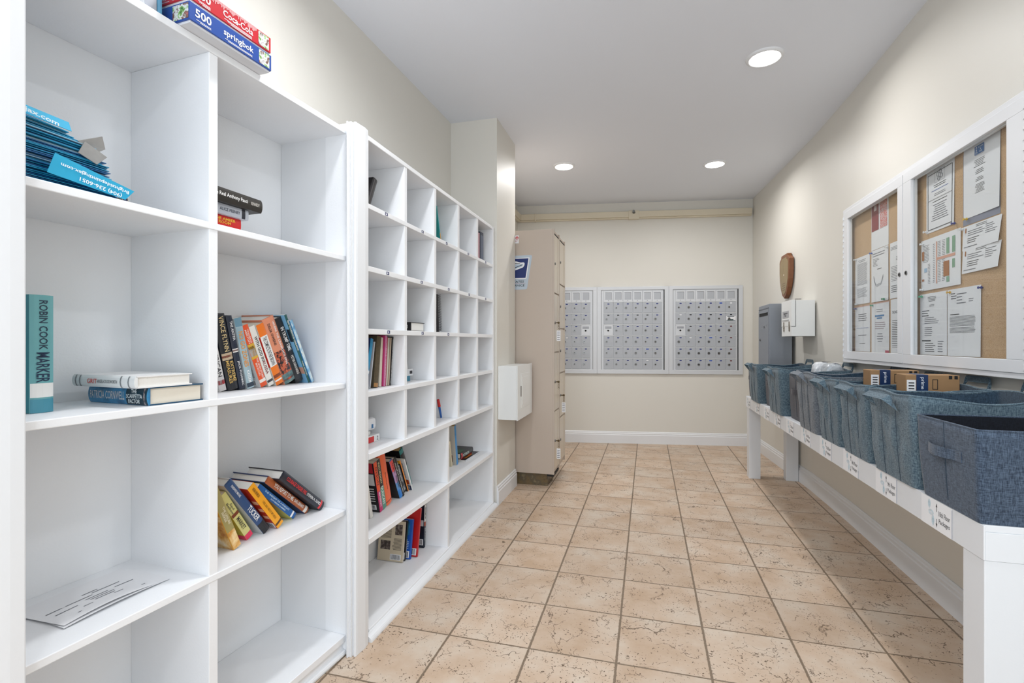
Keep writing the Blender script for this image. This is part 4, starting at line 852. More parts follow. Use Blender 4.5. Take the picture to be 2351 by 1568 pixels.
# ================================================================== RIGHT WALL: bulletin board
t = thing('bulletin_board', 'white framed glass fronted cork notice board with two doors on the right wall', 'notice board')
XB, XF = 1.3035, 1.250
YN, YFAR, ZB, ZT = 2.075, 3.735, 1.070, 2.068
mb = MB(); fr = 0.022
mb.box((XF, YN, ZB), (XB, YFAR, ZB + fr), M_trim); mb.box((XF, YN, ZT - fr), (XB, YFAR, ZT), M_trim); mb.box((XF, YN, ZB + fr), (XB, YN + fr, ZT - fr), M_trim); mb.box((XF, YFAR - fr, ZB + fr), (XB, YFAR, ZT - fr), M_trim)
mb.build('case', parent=t, bevel=0.002)
boxobj('cork_panel', (1.290, YN + fr, ZB + fr), (1.300, YFAR - fr, ZT - fr), M_cork, t)
def bdoor(y0, y1, gy0, gy1, gz0, gz1, ky, hy):
    d = MB(); X0, X1 = 1.246, 1.262; z0, z1 = ZB + 0.0215, ZT - 0.0215
    d.box((X0, y0, z0), (X1, y1, gz0), M_trim); d.box((X0, y0, gz1), (X1, y1, z1), M_trim); d.box((X0, y0, gz0), (X1, gy0, gz1), M_trim); d.box((X0, gy1, gz0), (X1, y1, gz1), M_trim)
    d = d.build('door', parent=t, bevel=0.0015)
    mb = MB(); mb.box((X1, gy1 - 0.006, gz0), (1.272, gy1 + 0.002, gz1), M_trim); mb.box((1.2625, gy1 - 0.0015, gz0), (1.264, gy1 + 0.002, gz1), M_dark)
    mb.box((X1, gy0, gz1 - 0.004), (1.272, gy1, gz1 + 0.002), M_trim); mb.build('glazing_bead', parent=d)
    boxobj('glass_pane', (1.2555, gy0 - 0.003, gz0 - 0.003), (1.2585, gy1 + 0.003, gz1 + 0.003), M_glass, d)
    mb = MB(); mb.cyl((X0 - 0.003, ky, 1.545), (X0, ky, 1.545), 0.011, 0.011, M_lock, 16); mb.cyl((X0 - 0.004, ky, 1.545), (X0 - 0.003, ky, 1.545), 0.007, 0.007, M_dark, 12); mb.build('lock', parent=d)
    mb = MB(); n = 26
    for k in range(n):
        zz = z0 + 0.01 + (z1 - z0 - 0.02) * k / n; mb.box((X0 - 0.0035, hy - 0.004, zz), (X0 + 0.004, hy + 0.004, zz + (z1 - z0) / n * 0.5), M_trim)
        mb.box((X0 - 0.0005, hy - 0.003, zz - 0.002), (X0 + 0.003, hy + 0.003, zz - 0.0012), M_inkg)
    mb.build('hinge', parent=d)
bdoor(2.938, 3.712, 2.990, 3.652, 1.140, 1.996, 2.965, 3.716)
bdoor(2.098, 2.932, 2.186, 2.856, 1.138, 1.998, 2.898, 2.096)
# notices pinned to the cork: plane x ~ 1.289, text reads from far (left) to near (right)
NX = 1.2893
def notice(label, yl, yr, zb, zt, prints, name='notice', off=0.0, m=None, skew=0.0, lift=0.0):
    t = thing(name, label, 'paper notice', T(NX - off, yl, zb))
    wd, ht = yl - yr, zt - zb
    def fn(s, r): return (-0.0006 - lift * (r - 0.5) ** 2 * 0 - lift * (s ** 2) * (1 - r), -wd * s + skew * (1 - r), ht * r)
    mb = MB(); mb.grid(fn, 10, 10, m or M_paper); 
    mb.build('sheet', parent=t, smooth=True)
    if prints:
        mb = MB()
        for p in prints:
            k = p[0]
            if k == 'l':   # lines: x0,x1,z0,z1,count,mat, centred?
                _, x0, x1, z0, z1, n, mt = p[:7]; jit = p[7] if len(p) > 7 else 0.2
                for i in range(n):
                    zz = z1 - (z1 - z0) * (i + 0.5) / n; a, b = x0, x0 + (x1 - x0) * random.uniform(1 - jit, 1)
                    if len(p) > 8: c = (x0 + x1) / 2; h_ = (b - a) / 2; a, b = c - h_, c + h_
                    hh = (z1 - z0) / n * 0.14
                    P = [fn(a, zz - hh), fn(b, zz - hh), fn(b, zz + hh), fn(a, zz + hh)]; mb.add([(q[0] - 0.0007, q[1], q[2]) for q in P], [(0, 1, 2, 3)], mt)
            elif k == 'r':
                _, x0, x1, z0, z1, mt = p[:6]; dz = p[6] if len(p) > 6 else 0.0011
                P = [fn(x0, z0), fn(x1, z0), fn(x1, z1), fn(x0, z1)]; mb.add([(q[0] - dz, q[1], q[2]) for q in P], [(0, 1, 2, 3)], mt)
            elif k == 't':
                _, body, xc, zc, tw, thh, mt = p; q = fn(xc, zc); add_text(mb, body, tw, thh, frame((q[0] - 0.0016, q[1], q[2]), (0, -1, 0), (0, 0, 1)), mt, 0.005)
        mb.build('print', parent=t)
    return t
ig, ik = M_inkg, M_ink; br = flat('#a8672c'); gn = flat('#7fa98c'); sa = flat('#dca48e'); bl = flat('#1f5f9c'); bl2 = flat('#5a6fb0')
def loops(t, cy, cz, r, m, x):
    mb = MB()
    for a in range(4):
        ca = a * pi / 2 + 0.4
        mb.tube([(x, cy + 0.62 * r * cos(ca) + 0.36 * r * cos(k * pi / 8), cz + 0.62 * r * sin(ca) + 0.36 * r * sin(k * pi / 8)) for k in range(17)], 0.0009, m, 4)
    mb.build('logo', parent=t)
n = notice('bordered meeting notice with clover logo pinned at the top of the right board door', 2.805, 2.580, 1.715, 2.004,
  [('r', 0.06, 0.075, 0.05, 0.94, ik), ('r', 0.925, 0.94, 0.05, 0.94, ik), ('r', 0.06, 0.94, 0.04, 0.05, ik), ('r', 0.06, 0.94, 0.93, 0.94, ik), ('r', 0.06, 0.94, 0.515, 0.52, ik), ('r', 0.32, 0.68, 0.955, 0.958, ig),
   ('r', 0.32, 0.325, 0.77, 0.955, ig), ('r', 0.675, 0.68, 0.77, 0.955, ig), ('r', 0.32, 0.68, 0.77, 0.773, ig), ('l', 0.24, 0.76, 0.69, 0.75, 2, ik, 0.3, 1), ('l', 0.2, 0.8, 0.64, 0.67, 1, bl2, 0, 1), ('l', 0.26, 0.74, 0.56, 0.61, 2, ig, 0.2, 1),
   ('l', 0.24, 0.76, 0.46, 0.49, 1, ik, 0, 1), ('l', 0.15, 0.85, 0.16, 0.44, 8, ig, 0.5, 1)], lift=0.003)
loops(n, -0.1125, 0.25, 0.026, M_inkg, -0.0022)
notice('grey folder sheet showing behind the blue square logo notice on the cork', 2.521, 2.292, 1.688, 1.99, [], 'backing_sheet', -0.0004, mat('folder_grey', '#8b8fa0', 0.6))
notice('notice with a square blue letter logo pinned top right on the cork', 2.515, 2.289, 1.715, 2.008,
  [('r', 0.33, 0.59, 0.83, 0.95, bl), ('t', 'B\nS\nD', 0.385, 0.89, 0.012, 0.030, flat('#f0f4f8')), ('t', 'ROWN\n&\nAVIS', 0.50, 0.89, 0.030, 0.026, flat('#dfe8f0')), ('l', 0.35, 0.58, 0.815, 0.825, 1, ig, 0, 1),
   ('l', 0.3, 0.62, 0.66, 0.77, 5, ik, 0.5, 1), ('l', 0.33, 0.6, 0.56, 0.63, 3, ik, 0.4, 1), ('l', 0.35, 0.58, 0.46, 0.52, 3, ik, 0.4, 1), ('l', 0.33, 0.62, 0.30, 0.43, 7, ik, 0.5, 1)], off=0.001, lift=0.004)
for z0, z1, lb, o_ in ((1.583, 1.683, 'meeting minutes slip, upper of two overlapping under the logo notice', 0.002), (1.487, 1.586, 'meeting minutes slip, lower of two overlapping under the logo notice', 0.0035)):
    notice(lb, 2.515, 2.278, z0, z1, [('r', 0.07, 0.1, 0.72, 0.92, br), ('l', 0.35, 0.65, 0.84, 0.96, 2, ik, 0.2, 1), ('l', 0.14, 0.62, 0.55, 0.8, 3, ig, 0.4), ('l', 0.14, 0.5, 0.25, 0.5, 3, ik, 0.4), ('l', 0.62, 0.95, 0.45, 0.85, 5, ig, 0.5), ('l', 0.05, 0.45, 0.08, 0.18, 1, ig)], off=o_, lift=0.008, skew=0.008)
notice('coloured parking or building plan sheet in a clear sleeve on the right board door', 2.846, 2.532, 1.446, 1.688,
  [('l', 0.05, 0.24, 0.55, 0.9, 12, ig, 0.3), ('r', 0.03, 0.09, 0.60, 0.78, br), ('r', 0.09, 0.17, 0.36, 0.44, flat('#9fc0dc')), ('l', 0.19, 0.26, 0.12, 0.52, 14, ig), ('r', 0.41, 0.44, 0.10, 0.90, sa), ('r', 0.44, 0.88, 0.54, 0.59, sa),
   ('l', 0.46, 0.53, 0.12, 0.9, 26, ig, 0.1), ('l', 0.56, 0.64, 0.12, 0.9, 26, ig, 0.1), ('r', 0.67, 0.74, 0.61, 0.90, gn), ('r', 0.81, 0.88, 0.61, 0.90, gn), ('r', 0.60, 0.74, 0.20, 0.48, br), ('r', 0.81, 0.87, 0.33, 0.49, gn), ('r', 0.67, 0.74, 0.09, 0.19, gn),
   ('l', 0.67, 0.74, 0.61, 0.90, 10, ik, 0.1), ('l', 0.60, 0.74, 0.2, 0.48, 10, M_lockc, 0.05), ('l', 0.33, 0.38, 0.12, 0.88, 22, ig), ('r', 0.03, 0.09, 0.19, 0.23, br)], 'site_plan', 0.0025)
notice('long agenda notice pinned low at the left of the right board door', 2.858, 2.635, 1.139, 1.430,
  [('l', 0.3, 0.62, 0.86, 0.95, 4, ik, 0.3, 1), ('l', 0.36, 0.56, 0.78, 0.82, 2, ik, 0.1, 1), ('l', 0.08, 0.5, 0.62, 0.74, 3, ik, 0.5), ('l', 0.18, 0.75, 0.50, 0.62, 4, ig, 0.5), ('l', 0.18, 0.55, 0.30, 0.46, 5, ig, 0.4), ('l', 0.08, 0.5, 0.2, 0.26, 1, ik), ('l', 0.2, 0.6, 0.04, 0.20, 5, ik, 0.3), ('l', 0.68, 0.9, 0.04, 0.24, 5, ig, 0.3)], off=0.0015)
notice('letter with a dense paragraph pinned right of the agenda notice', 2.628, 2.398, 1.139, 1.430,
  [('l', 0.12, 0.3, 0.84, 0.95, 3, ik, 0.5), ('l', 0.3, 0.62, 0.76, 0.94, 4, ig, 0.5), ('l', 0.66, 0.8, 0.78, 0.84, 2, ig), ('l', 0.1, 0.38, 0.60, 0.64, 1, ik, 0), ('l', 0.08, 0.86, 0.44, 0.595, 9, ik, 0.04), ('l', 0.08, 0.86, 0.34, 0.43, 5, ik, 0.1)], off=0.003, lift=0.002)
notice('flyer with dark red banner and confetti print high on the left board door', 3.408, 3.190, 1.741, 2.004,
  [('r', 0.03, 0.45, 0.42, 1.0, flat('#8a2531')), ('r', 0.52, 0.93, 0.42, 1.0, PH_red), ('r', 0.18, 0.33, 0.86, 0.98, flat('#d8c8c8'), 0.0016), ('l', 0.12, 0.38, 0.66, 0.76, 2, flat('#e6c8c8'), 0.2, 1)])
notice('single spaced letter pinned left of three sheets on the left board door', 3.642, 3.428, 1.437, 1.732, [('l', 0.2, 0.8, 0.88, 0.94, 2, ig, 0.3, 1), ('l', 0.16, 0.86, 0.40, 0.86, 22, ig, 0.1), ('l', 0.16, 0.86, 0.14, 0.34, 9, ig, 0.2)], off=0.001)
n = notice('letter with a long curved pencil drawing pinned on the left board door', 3.402, 3.188, 1.434, 1.738, [('l', 0.1, 0.9, 0.86, 0.95, 2, ig, 0.2), ('l', 0.1, 0.5, 0.68, 0.84, 6, ig, 0.5), ('l', 0.36, 0.62, 0.60, 0.64, 1, ik, 0, 1)], off=0.002)
for dd in (0.0, 0.008):
    mb = MB(); mb.tube([(-0.0022, -0.214 * (0.16 + 0.56 * s), 0.304 * (0.50 - 0.20 * sin(s * pi)) - dd - 0.01 * sin(s * 9)) for s in [k / 20 for k in range(21)]], 0.0008, M_inkg, 4); mb.build('drawing', parent=n)
notice('printed letter with clover logo cut off by the middle frame of the board', 3.172, 2.995, 1.437, 1.741, [('l', 0.05, 0.9, 0.86, 0.93, 3, ig, 0.2), ('l', 0.4, 0.9, 0.66, 0.74, 3, ik, 0.3), ('l', 0.08, 0.95, 0.30, 0.58, 10, ig, 0.2), ('l', 0.08, 0.5, 0.1, 0.24, 4, ik)], off=0.0005)
n1 = notice('centred capital letter announcement at the bottom left of the left board door', 3.643, 3.424, 1.141, 1.424, [('l', 0.2, 0.8, 0.66, 0.84, 4, ik, 0.15, 1), ('l', 0.1, 0.9, 0.50, 0.53, 1, bl2, 0, 1), ('l', 0.2, 0.8, 0.34, 0.38, 1, ik, 0.1, 1), ('l', 0.3, 0.7, 0.16, 0.2, 1, ik, 0.1, 1), ('r', 0.0, 1.0, 0.985, 1.0, sa)], off=0.001)
notice('notice with two blue bars and a pink corner on the left board door', 3.400, 3.180, 1.139, 1.428, [('r', 0.22, 0.74, 0.72, 0.75, flat('#1f7ab8')), ('r', 0.32, 0.62, 0.675, 0.70, flat('#1f7ab8')), ('l', 0.3, 0.66, 0.80, 0.88, 2, ig, 0.1, 1), ('l', 0.22, 0.8, 0.46, 0.62, 4, flat('#8a6a74'), 0.2), ('l', 0.32, 0.68, 0.2, 0.4, 4, ig, 0.3, 1), ('r', 0.8, 1.0, 0.0, 0.05, flat('#b8284a')), ('r', 0.0, 1.0, 0.985, 1.0, sa)], off=0.002)
notice('list headed in large letters beside the middle frame of the board', 3.164, 2.995, 1.139, 1.432, [('t', 'SOCIAL', 0.42, 0.76, 0.10, 0.014, ik), ('l', 0.1, 0.95, 0.10, 0.62, 16, ik, 0.35)], off=0.0005)
PINS = [(2.835, 1.420, '#3fae84', 'green'), (2.604, 1.418, '#d8a92c', 'yellow'), (2.391, 1.417, '#1c2f86', 'dark blue'), (2.570, 1.714, '#1c2f86', 'dark blue'), (2.486, 1.712, '#d8b42c', 'yellow'), (2.826, 1.672, '#e6e8ea', 'white'), (2.826, 1.452, '#e6e8ea', 'white'),
        (3.622, 1.724, '#e6e8ea', 'white'), (3.390, 1.726, '#2f62b8', 'blue'), (3.200, 1.730, '#e6e8ea', 'white'), (3.602, 1.440, '#e6e8ea', 'white'), (3.620, 1.412, '#28307a', 'dark blue'), (3.380, 1.416, '#1f9a6c', 'green'), (3.186, 1.440, '#e6e8ea', 'white'), (3.232, 1.442, '#1f8a4c', 'green'), (2.515, 1.676, '#e6e8ea', 'white'), (2.796, 1.724, '#e6e8ea', 'white')]
for k, (y, z, c, cn) in enumerate(PINS):
    mb = MB(); m_ = flat(c, 0.3); mb.cyl((0.0045, 0, 0), (0.0065, 0, 0), 0.0012, 0.0012, M_lock, 6); mb.cyl((-0.0015, 0, 0), (0.0015, 0, 0), 0.0065, 0.005, m_, 12); mb.cyl((-0.010, 0, 0), (-0.0015, 0, 0), 0.0030, 0.0030, m_, 10); mb.cyl((-0.0125, 0, 0), (-0.010, 0, 0), 0.0052, 0.0052, m_, 12)
    o = mb.build('push_pin'); o.location = (1.2835, y, z)
    side = 'right' if y < 2.9 else 'left'
    where = {0: 'at the top left corner of the agenda notice', 1: 'between the agenda notice and the letter', 2: 'at the top right corner of the dense letter', 3: 'at the lower right corner of the bordered meeting notice', 4: 'at the lower left corner of the blue logo notice',
             5: 'at the top left corner of the coloured plan', 6: 'at the bottom left corner of the coloured plan', 7: 'at the top left corner of the leftmost letter', 8: 'above the letter with the curved drawing, at its left corner', 9: 'at the top right corner of the curved drawing letter',
             10: 'at the bottom left corner of the leftmost letter', 11: 'at the top left corner of the capital letter announcement', 12: 'between the announcement and the blue bar notice', 13: 'at the top right corner of the blue bar notice', 14: 'under the curved drawing letter, near its right corner', 15: 'at the left edge of the upper minutes slip', 16: 'at the lower left corner of the bordered meeting notice'}[k]
    tag(o, '%s push pin %s' % (cn, where), 'push pin')

# ================================================================== SHIELD PLAQUE
t = thing('shield_plaque', 'shield shaped walnut plaque with a bronze plate hung on the right wall', 'plaque', T(0, 0, 0))
def shield(s, cy, cz, wd, ht):
    half = [(0.0, 0.5), (0.30, 0.5), (0.33, 0.44), (0.42, 0.42), (0.5, 0.36), (0.5, 0.12), (0.46, -0.08), (0.36, -0.26), (0.2, -0.42), (0.0, -0.5)]
    pts = half + [(-a, b) for a, b in half[-2:0:-1]]
    return [(cy + a * wd * s, cz + b * ht * s) for a, b in pts]
YXZ = Matrix(((0, 0, 1, 0), (1, 0, 0, 0), (0, 1, 0, 0), (0, 0, 0, 1)))
mb = MB(); mb.prism(shield(1, 5.045, 1.80, 0.33, 0.405), 1.213, 1.252, M_wood, YXZ); mb.build('board', parent=t, bevel=0.005, fixn=True)
mb = MB(); mb.prism(shield(0.84, 5.045, 1.80, 0.33, 0.405), 1.2105, 1.2135, M_plate, YXZ); mb.build('plate', parent=t, bevel=0.001, fixn=True)
mb = MB(); mb.cyl((1.209, 5.045, 1.815), (1.2105, 5.045, 1.815), 0.008, 0.008, flat('#e8e0d0'), 12)
for k in range(4): mb.box((1.2098, 5.0, 1.735 - 0.02 * k), (1.2105, 5.09, 1.739 - 0.02 * k), flat('#6f5c3c'))
mb.build('engraving', parent=t)

# ================================================================== GREY COLLECTION MAILBOX
t = thing('collection_mailbox', 'grey metal outgoing mail box with a slot on the right wall behind the baskets', 'mailbox')
YA, YB_, XL, XR_ = 4.87, 5.30, 1.052, 1.236
boxobj('body', (XL, YA, 0.90), (XR_, YB_, 1.543), M_mailbox, t, 0.004)
d = boxobj('door', (XL - 0.005, YA + 0.012, 0.92), (XL, YB_ - 0.012, 1.495), M_mailbox, t, 0.002)
boxobj('slot', (XL - 0.007, YA + 0.035, 1.440), (XL - 0.004, YB_ - 0.06, 1.468), M_dark, d)
boxobj('slot_hood', (XL - 0.012, YA + 0.03, 1.468), (XL - 0.004, YB_ - 0.055, 1.474), M_mailbox, d)
boxobj('ridge', (XL - 0.004, YA + 0.01, 1.505), (XL - 0.0005, YB_ - 0.01, 1.512), mat('mailbox_ridge', '#6f747c', 0.4, 0.3), t)
mb = MB(); add_text(mb, 'U.S. MAIL', 0.26, 0.045, frame((XL - 0.0056, 5.06, 1.345), (0, -1, 0), (0, 0, 1)), mat('mail_text', '#a9adb4', 0.4, 0.3), 0.01); mb.build('lettering', parent=d)
mb = MB(); mb.cyl((XL - 0.011, 5.21, 1.22), (XL - 0.005, 5.21, 1.22), 0.012, 0.012, M_lock, 16); mb.cyl((XL - 0.012, 5.21, 1.22), (XL - 0.011, 5.21, 1.22), 0.006, 0.006, M_dark, 12); mb.build('lock', parent=d)

# ================================================================== WHITE SUGGESTION BOX
t = thing('suggestion_box', 'white wooden box with a hinged lid and small label mounted on the right wall', 'box')
X0, X1, Y0, Y1, z0, z1 = 1.112, 1.279, 4.40, 4.70, 1.246, 1.538
boxobj('lower_box', (X0, Y0, z0), (X1, Y1, z1 - 0.004), M_box, t, 0.002)
d = boxobj('lid', (X0 - 0.002, Y0 - 0.002, z0 + 0.082), (X0 + 0.028, Y1, z1), M_box, t, 0.002)
mb = MB(); mb.box((X0 + 0.028, Y0 - 0.0025, z0 + 0.08), (X0 + 0.030, Y0 - 0.0005, z1 - 0.004), M_dark); mb.box((X0 - 0.001, Y0 - 0.0025, z0 + 0.078), (X0 + 0.030, Y0 - 0.0005, z0 + 0.081), M_dark); mb.build('lid_gap', parent=t)
for y in (4.46, 4.62):
    for s in (1, -1):
        mb = MB(); zc = z0 + 0.080
        mb.prism([(y - 0.004, zc), (y - 0.011, zc + s * 0.012), (y - 0.005, zc + s * 0.020), (y - 0.009, zc + s * 0.030), (y, zc + s * 0.042), (y + 0.009, zc + s * 0.030), (y + 0.005, zc + s * 0.020), (y + 0.011, zc + s * 0.012), (y + 0.004, zc)], X0 - 0.005, X0 - 0.0022, M_brass, YXZ); mb.build('hinge', parent=t, fixn=True)
mb = MB(); mb.box((X0 - 0.004, 4.47, 1.40), (X0 - 0.0022, 4.66, 1.455), flat('#aeb0b4')); add_text(mb, 'Suggestion\nBox', 0.12, 0.034, frame((X0 - 0.0045, 4.565, 1.428), (0, -1, 0), (0, 0, 1)), M_ink, 0.01); mb.build('label_plate', parent=d)
mb = MB(); mb.box((X0 - 0.006, 4.47, 1.378), (X0 - 0.0022, 4.66, 1.384), flat('#b9bcc0')); mb.build('ledge', parent=d)
mb = MB(); mb.tube([(X0 + 0.03, Y0 + 0.02, z1 - 0.002), (X0 + 0.03, Y0 + 0.02, z1 + 0.006), (X0 + 0.075, Y0 + 0.02, z1 + 0.006)], 0.002, M_blk, 6); mb.build('hook', parent=t)

# ================================================================== PACKAGE TABLE
TT = 0.715
t = thing('package_table', 'long narrow white wooden table along the right wall carrying fabric baskets', 'table')
boxobj('table_top', (0.862, 1.592, 0.697), (1.262, 4.860, TT), M_table, t, 0.0015)
boxobj('front_apron', (0.858, 1.590, 0.622), (0.8625, 4.862, TT - 0.001), M_table, t, 0.001)
boxobj('end_apron', (0.8625, 1.590, 0.622), (1.262, 1.610, 0.697), M_table, t, 0.001)
boxobj('end_apron', (0.8625, 4.842, 0.622), (1.262, 4.862, 0.697), M_table, t, 0.001)
for a, b in (((0.8625, 4.742, 0), (0.955, 4.836, 0.697)), ((1.158, 4.742, 0), (1.252, 4.836, 0.697)), ((0.8605, 1.592, 0), (1.03, 1.684, 0.6215)), ((1.158, 1.62, 0), (1.252, 1.714, 0.697))):
    boxobj('leg', a, b, M_table, t, 0.002)

# floor signs on the apron
lg = flat('#a3bcc6')
ORD = ['1st', '2nd', '3rd', '4th', '5th', '6th', '7th', '8th', '9th', '10th']
ys = [1.73, 2.062, 2.395, 2.71, 3.03, 3.345, 3.655, 3.975, 4.30, 4.66]
for k in range(10):
    nm = ORD[9 - k]; yr = ys[k]; wd = 0.165
    t = thing('floor_sign', 'white paper sign reading %s Floor Packages on the table apron' % nm, 'sign', T(0.8575, yr, 0.6225), 'floor signs along the table apron')
    H_ = 0.090
    mb = MB(); rot = {2: 0.03, 4: 0.05, 7: -0.02}.get(k, 0)
    mb.box((-0.0008, 0, 0.0), (0, wd, H_), M_paper, R(rot, 'X')); mb.build('sheet', parent=t)
    mb = MB()
    for dz, s in ((0.070, 1), (0.020, -1)):
        mb.box((-0.0012, 0.0765, dz - 0.014 * (s > 0)), (-0.0009, 0.0785, dz + 0.014 * (s < 0)), M_ink); mb.add([(-0.0012, 0.0735, dz), (-0.0012, 0.0815, dz), (-0.0012, 0.0775, dz + s * 0.012)], [(0, 1, 2) if s < 0 else (2, 1, 0)], M_ink)
    mb.build('arrows', parent=t, M=R(rot, 'X'))
    mb = MB(); add_text(mb, nm + ' Floor', 0.058, 0.016, frame((-0.0012, 0.037, 0.054), (0, -1, 0), (0, 0, 1)), M_ink); add_text(mb, 'Packages', 0.056, 0.018, frame((-0.0012, 0.037, 0.029), (0, -1, 0), (0, 0, 1)), M_ink); mb.build('lettering', parent=t, M=R(rot, 'X'))
    mb = MB()
    for (cy, cz, sy, sz, n_) in ((0.118, 0.070, 0.006, 0.014, 3), (0.108, 0.046, 0.014, 0.008, 3), (0.097, 0.024, 0.006, 0.016, 3)):
        for q in range(n_):
            f_ = 1 - 0.28 * q; pts = [(-0.0012, cy + sy * f_ * cos(a * pi / 6), cz + sz * f_ * sin(a * pi / 6)) for a in range(13)]; mb.tube(pts, 0.00032, lg, 4)
    mb.build('logo', parent=t, M=R(rot, 'X'))
    mb = MB(); mb.box((-0.0010, -0.0010, 0.001), (0.0, 0, H_ - 0.004), flat('#a9adb8')); mb.build('paper_edge', parent=t)

# ================================================================== BASKETS
fabric_seam = mat('seam_thread', '#33414f', 0.9)
def basket(label, y0, y1, xf, xb, h, fab, soft, seed, flare=0.012, cat='basket', strap='top'):
    rnd = random.Random(seed)
    cy = (y0 + y1) / 2; t = thing('fabric_basket', label, cat, T(xf, cy, TT + 0.0006), 'fabric baskets on the package table')
    wy = (y1 - y0) / 2; dx = xb - xf; n = 132; rr = 0.030 if soft else 0.012
    def ring(off, z, flr=0.0, wob=0.0, sag=False):
        out = []
        hx, hy = dx / 2 - off + flr, wy - off + flr; r = max(0.004, rr - off)
        for i in range(n):
            per = 4 * (hx - r) + 4 * (hy - r) + 2 * pi * r; q_ = per * ((i + 0.5) / n) ; segs = [(2 * (hy - r), 0), (pi * r / 2, 1), (2 * (hx - r), 2), (pi * r / 2, 3), (2 * (hy - r), 4), (pi * r / 2, 5), (2 * (hx - r), 6), (pi * r / 2, 7)]
            for L__, sid in segs:
                if q_ <= L__: break
                q_ -= L__
            if sid == 0: x, y = hx, -hy + r + q_
            elif sid == 2: x, y = hx - r - q_, hy
            elif sid == 4: x, y = -hx, hy - r - q_
            elif sid == 6: x, y = -hx + r + q_, -hy
            else:
                cx_, cy_, a0 = {1: (hx - r, hy - r, 0), 3: (-hx + r, hy - r, pi / 2), 5: (-hx + r, -hy + r, pi), 7: (hx - r, -hy + r, 1.5 * pi)}[sid]
                x, y = cx_ + r * cos(a0 + q_ / r), cy_ + r * sin(a0 + q_ / r)
            a = atan2(y / hy, x / hx); s_ = y / hy; k = 1.0
            zz = z
            if sag:
                m_ = abs(s_ * k); zz -= 0.016 * max(0, 1 - (x / hx) ** 2) if soft else 0.0
                zz -= (0.004 * sin(5 * a + seed) if soft else 0)
            q = wob * (sin(6 * a + 31 * z + seed) + 0.7 * sin(11 * a - 17 * z + seed * 2) + 0.5 * sin(19 * a + 9 * z)); hl = hypot(x, y)
            fr_ = x < -hx * 0.6
            f_ = 1 + q / hl
            out.append((dx / 2 + x * f_, y * f_, zz))
        return out
    mb = MB(); rings = []; K = 12
    for j in range(K + 1):
        s = j / K; rings.append(ring(0.0, h * s, flare * s - (0.006 * (1 - s) ** 3), (0.0032 if soft else 0.0004) * sin(pi * min(1, s * 1.1)), sag=(j == K)))
    wall = 0.006 if soft else 0.004
    for j in range(K, -1, -1):
        s = j / K; rings.append(ring(wall, max(0.006, h * s), flare * s - (0.006 * (1 - s) ** 3), (0.003 if soft else 0.0003) * sin(pi * min(1, s * 1.1)), sag=(j == K)))
    v = [p for r_ in rings for p in r_]; f = []
    nr = len(rings)
    for j in range(nr - 1):
        for i in range(n): f.append((j * n + i, j * n + (i + 1) % n, (j + 1) * n + (i + 1) % n, (j + 1) * n + i))
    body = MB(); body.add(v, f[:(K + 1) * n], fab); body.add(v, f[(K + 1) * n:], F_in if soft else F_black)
    body.add(v, [tuple(range(n))[::-1], tuple(range((nr - 1) * n, nr * n))], fab)
    o = body.build('body', parent=t, smooth=True)
    # rim cord
    rim = ring(wall / 2, h, flare, 0, True); rim.append(rim[0]); mb = MB(); mb.tube(rim, 0.0042 if soft else 0.003, fab, 6); mb.build('rim', parent=t, smooth=True)
    # handles
    def strapmb(path, w0, w1, th=0.003):
        mb = MB(); m_ = len(path)
        for i, p in enumerate(path): pass
        v = []
        for (x, y, z), (wx, wz) in path:
            v += [(x, y, z), (x + wx, y, z + wz), (x + wx, y, z + wz + th), (x, y, z + th)]
        f = [(4 * i + a, 4 * i + (a + 1) % 4, 4 * (i + 1) + (a + 1) % 4, 4 * (i + 1) + a) for i in range(len(path) - 1) for a in range(4)] + [(0, 3, 2, 1), tuple(4 * (len(path) - 1) + a for a in range(4))]
        mb.add(v, f, fab); return mb
    if strap == 'top':
        for side in (-1, 1):
            xe = -flare if side < 0 else dx + flare
            L_ = min(0.100, wy * 0.62); lift = rnd.uniform(-0.012, 0.006) if side < 0 else 0.028; lean_ = rnd.uniform(-0.02, 0.02) if side < 0 else 0
            v = []; K2 = 20
            for k in range(K2 + 1):
                s = k / K2; a = sin(pi * s); e1 = min(1.0, a * 1.6); e1 = e1 * e1 * (3 - 2 * e1)
                y = -L_ * cos(pi * s) * (1.0 if abs(cos(pi * s)) > 0.99 else 1.0)
                A_ = Vector((xe + side * (0.002 + (0.046 if side < 0 else 0.030) * e1), y + lean_ * e1, h - 0.062 + (0.050 + lift) * e1))
                Wv = Vector((0, -0.024 if s > 0.5 else 0.024, 0)).lerp(Vector((-side * (0.024 if side < 0 else 0.004), 0, 0.015 if side < 0 else 0.026)), e1)
                nrm = Vector((side * 0.0022, 0, 0.0008))
                for q_ in (A_, A_ + Wv, A_ + Wv + nrm, A_ + nrm): v.append(tuple(q_))
            f = [(4 * i + a_, 4 * i + (a_ + 1) % 4, 4 * (i + 1) + (a_ + 1) % 4, 4 * (i + 1) + a_) for i in range(K2) for a_ in range(4)] + [(0, 3, 2, 1), tuple(4 * K2 + a_ for a_ in range(4))]
            mb = MB(); mb.add(v, f, fab); mb.build('handle', parent=t, fixn=True)
        for yy in (-wy * 0.36, wy * 0.30):
            mb = MB(); mb.tube([(-flare * q + 0.006 * (1 - q) ** 3 - 0.0008 - 0.0015 * sin(pi * q), yy, h * q) for q in [k / 12 for k in range(12)]], 0.0009, fabric_seam, 5); mb.build('seam', parent=t)
    else:
        path = []; L_ = wy * 0.56; zc = h * 0.645
        for k in range(13):
            s = k / 12; a = max(0, sin(pi * min(1, s * 1.25))) if s < 0.8 else 0; path.append(((-flare * 0.6 - 0.003 - 0.016 * a, L_ - 2 * L_ * s, zc - 0.014), (0.002, 0.028)))
        v = []
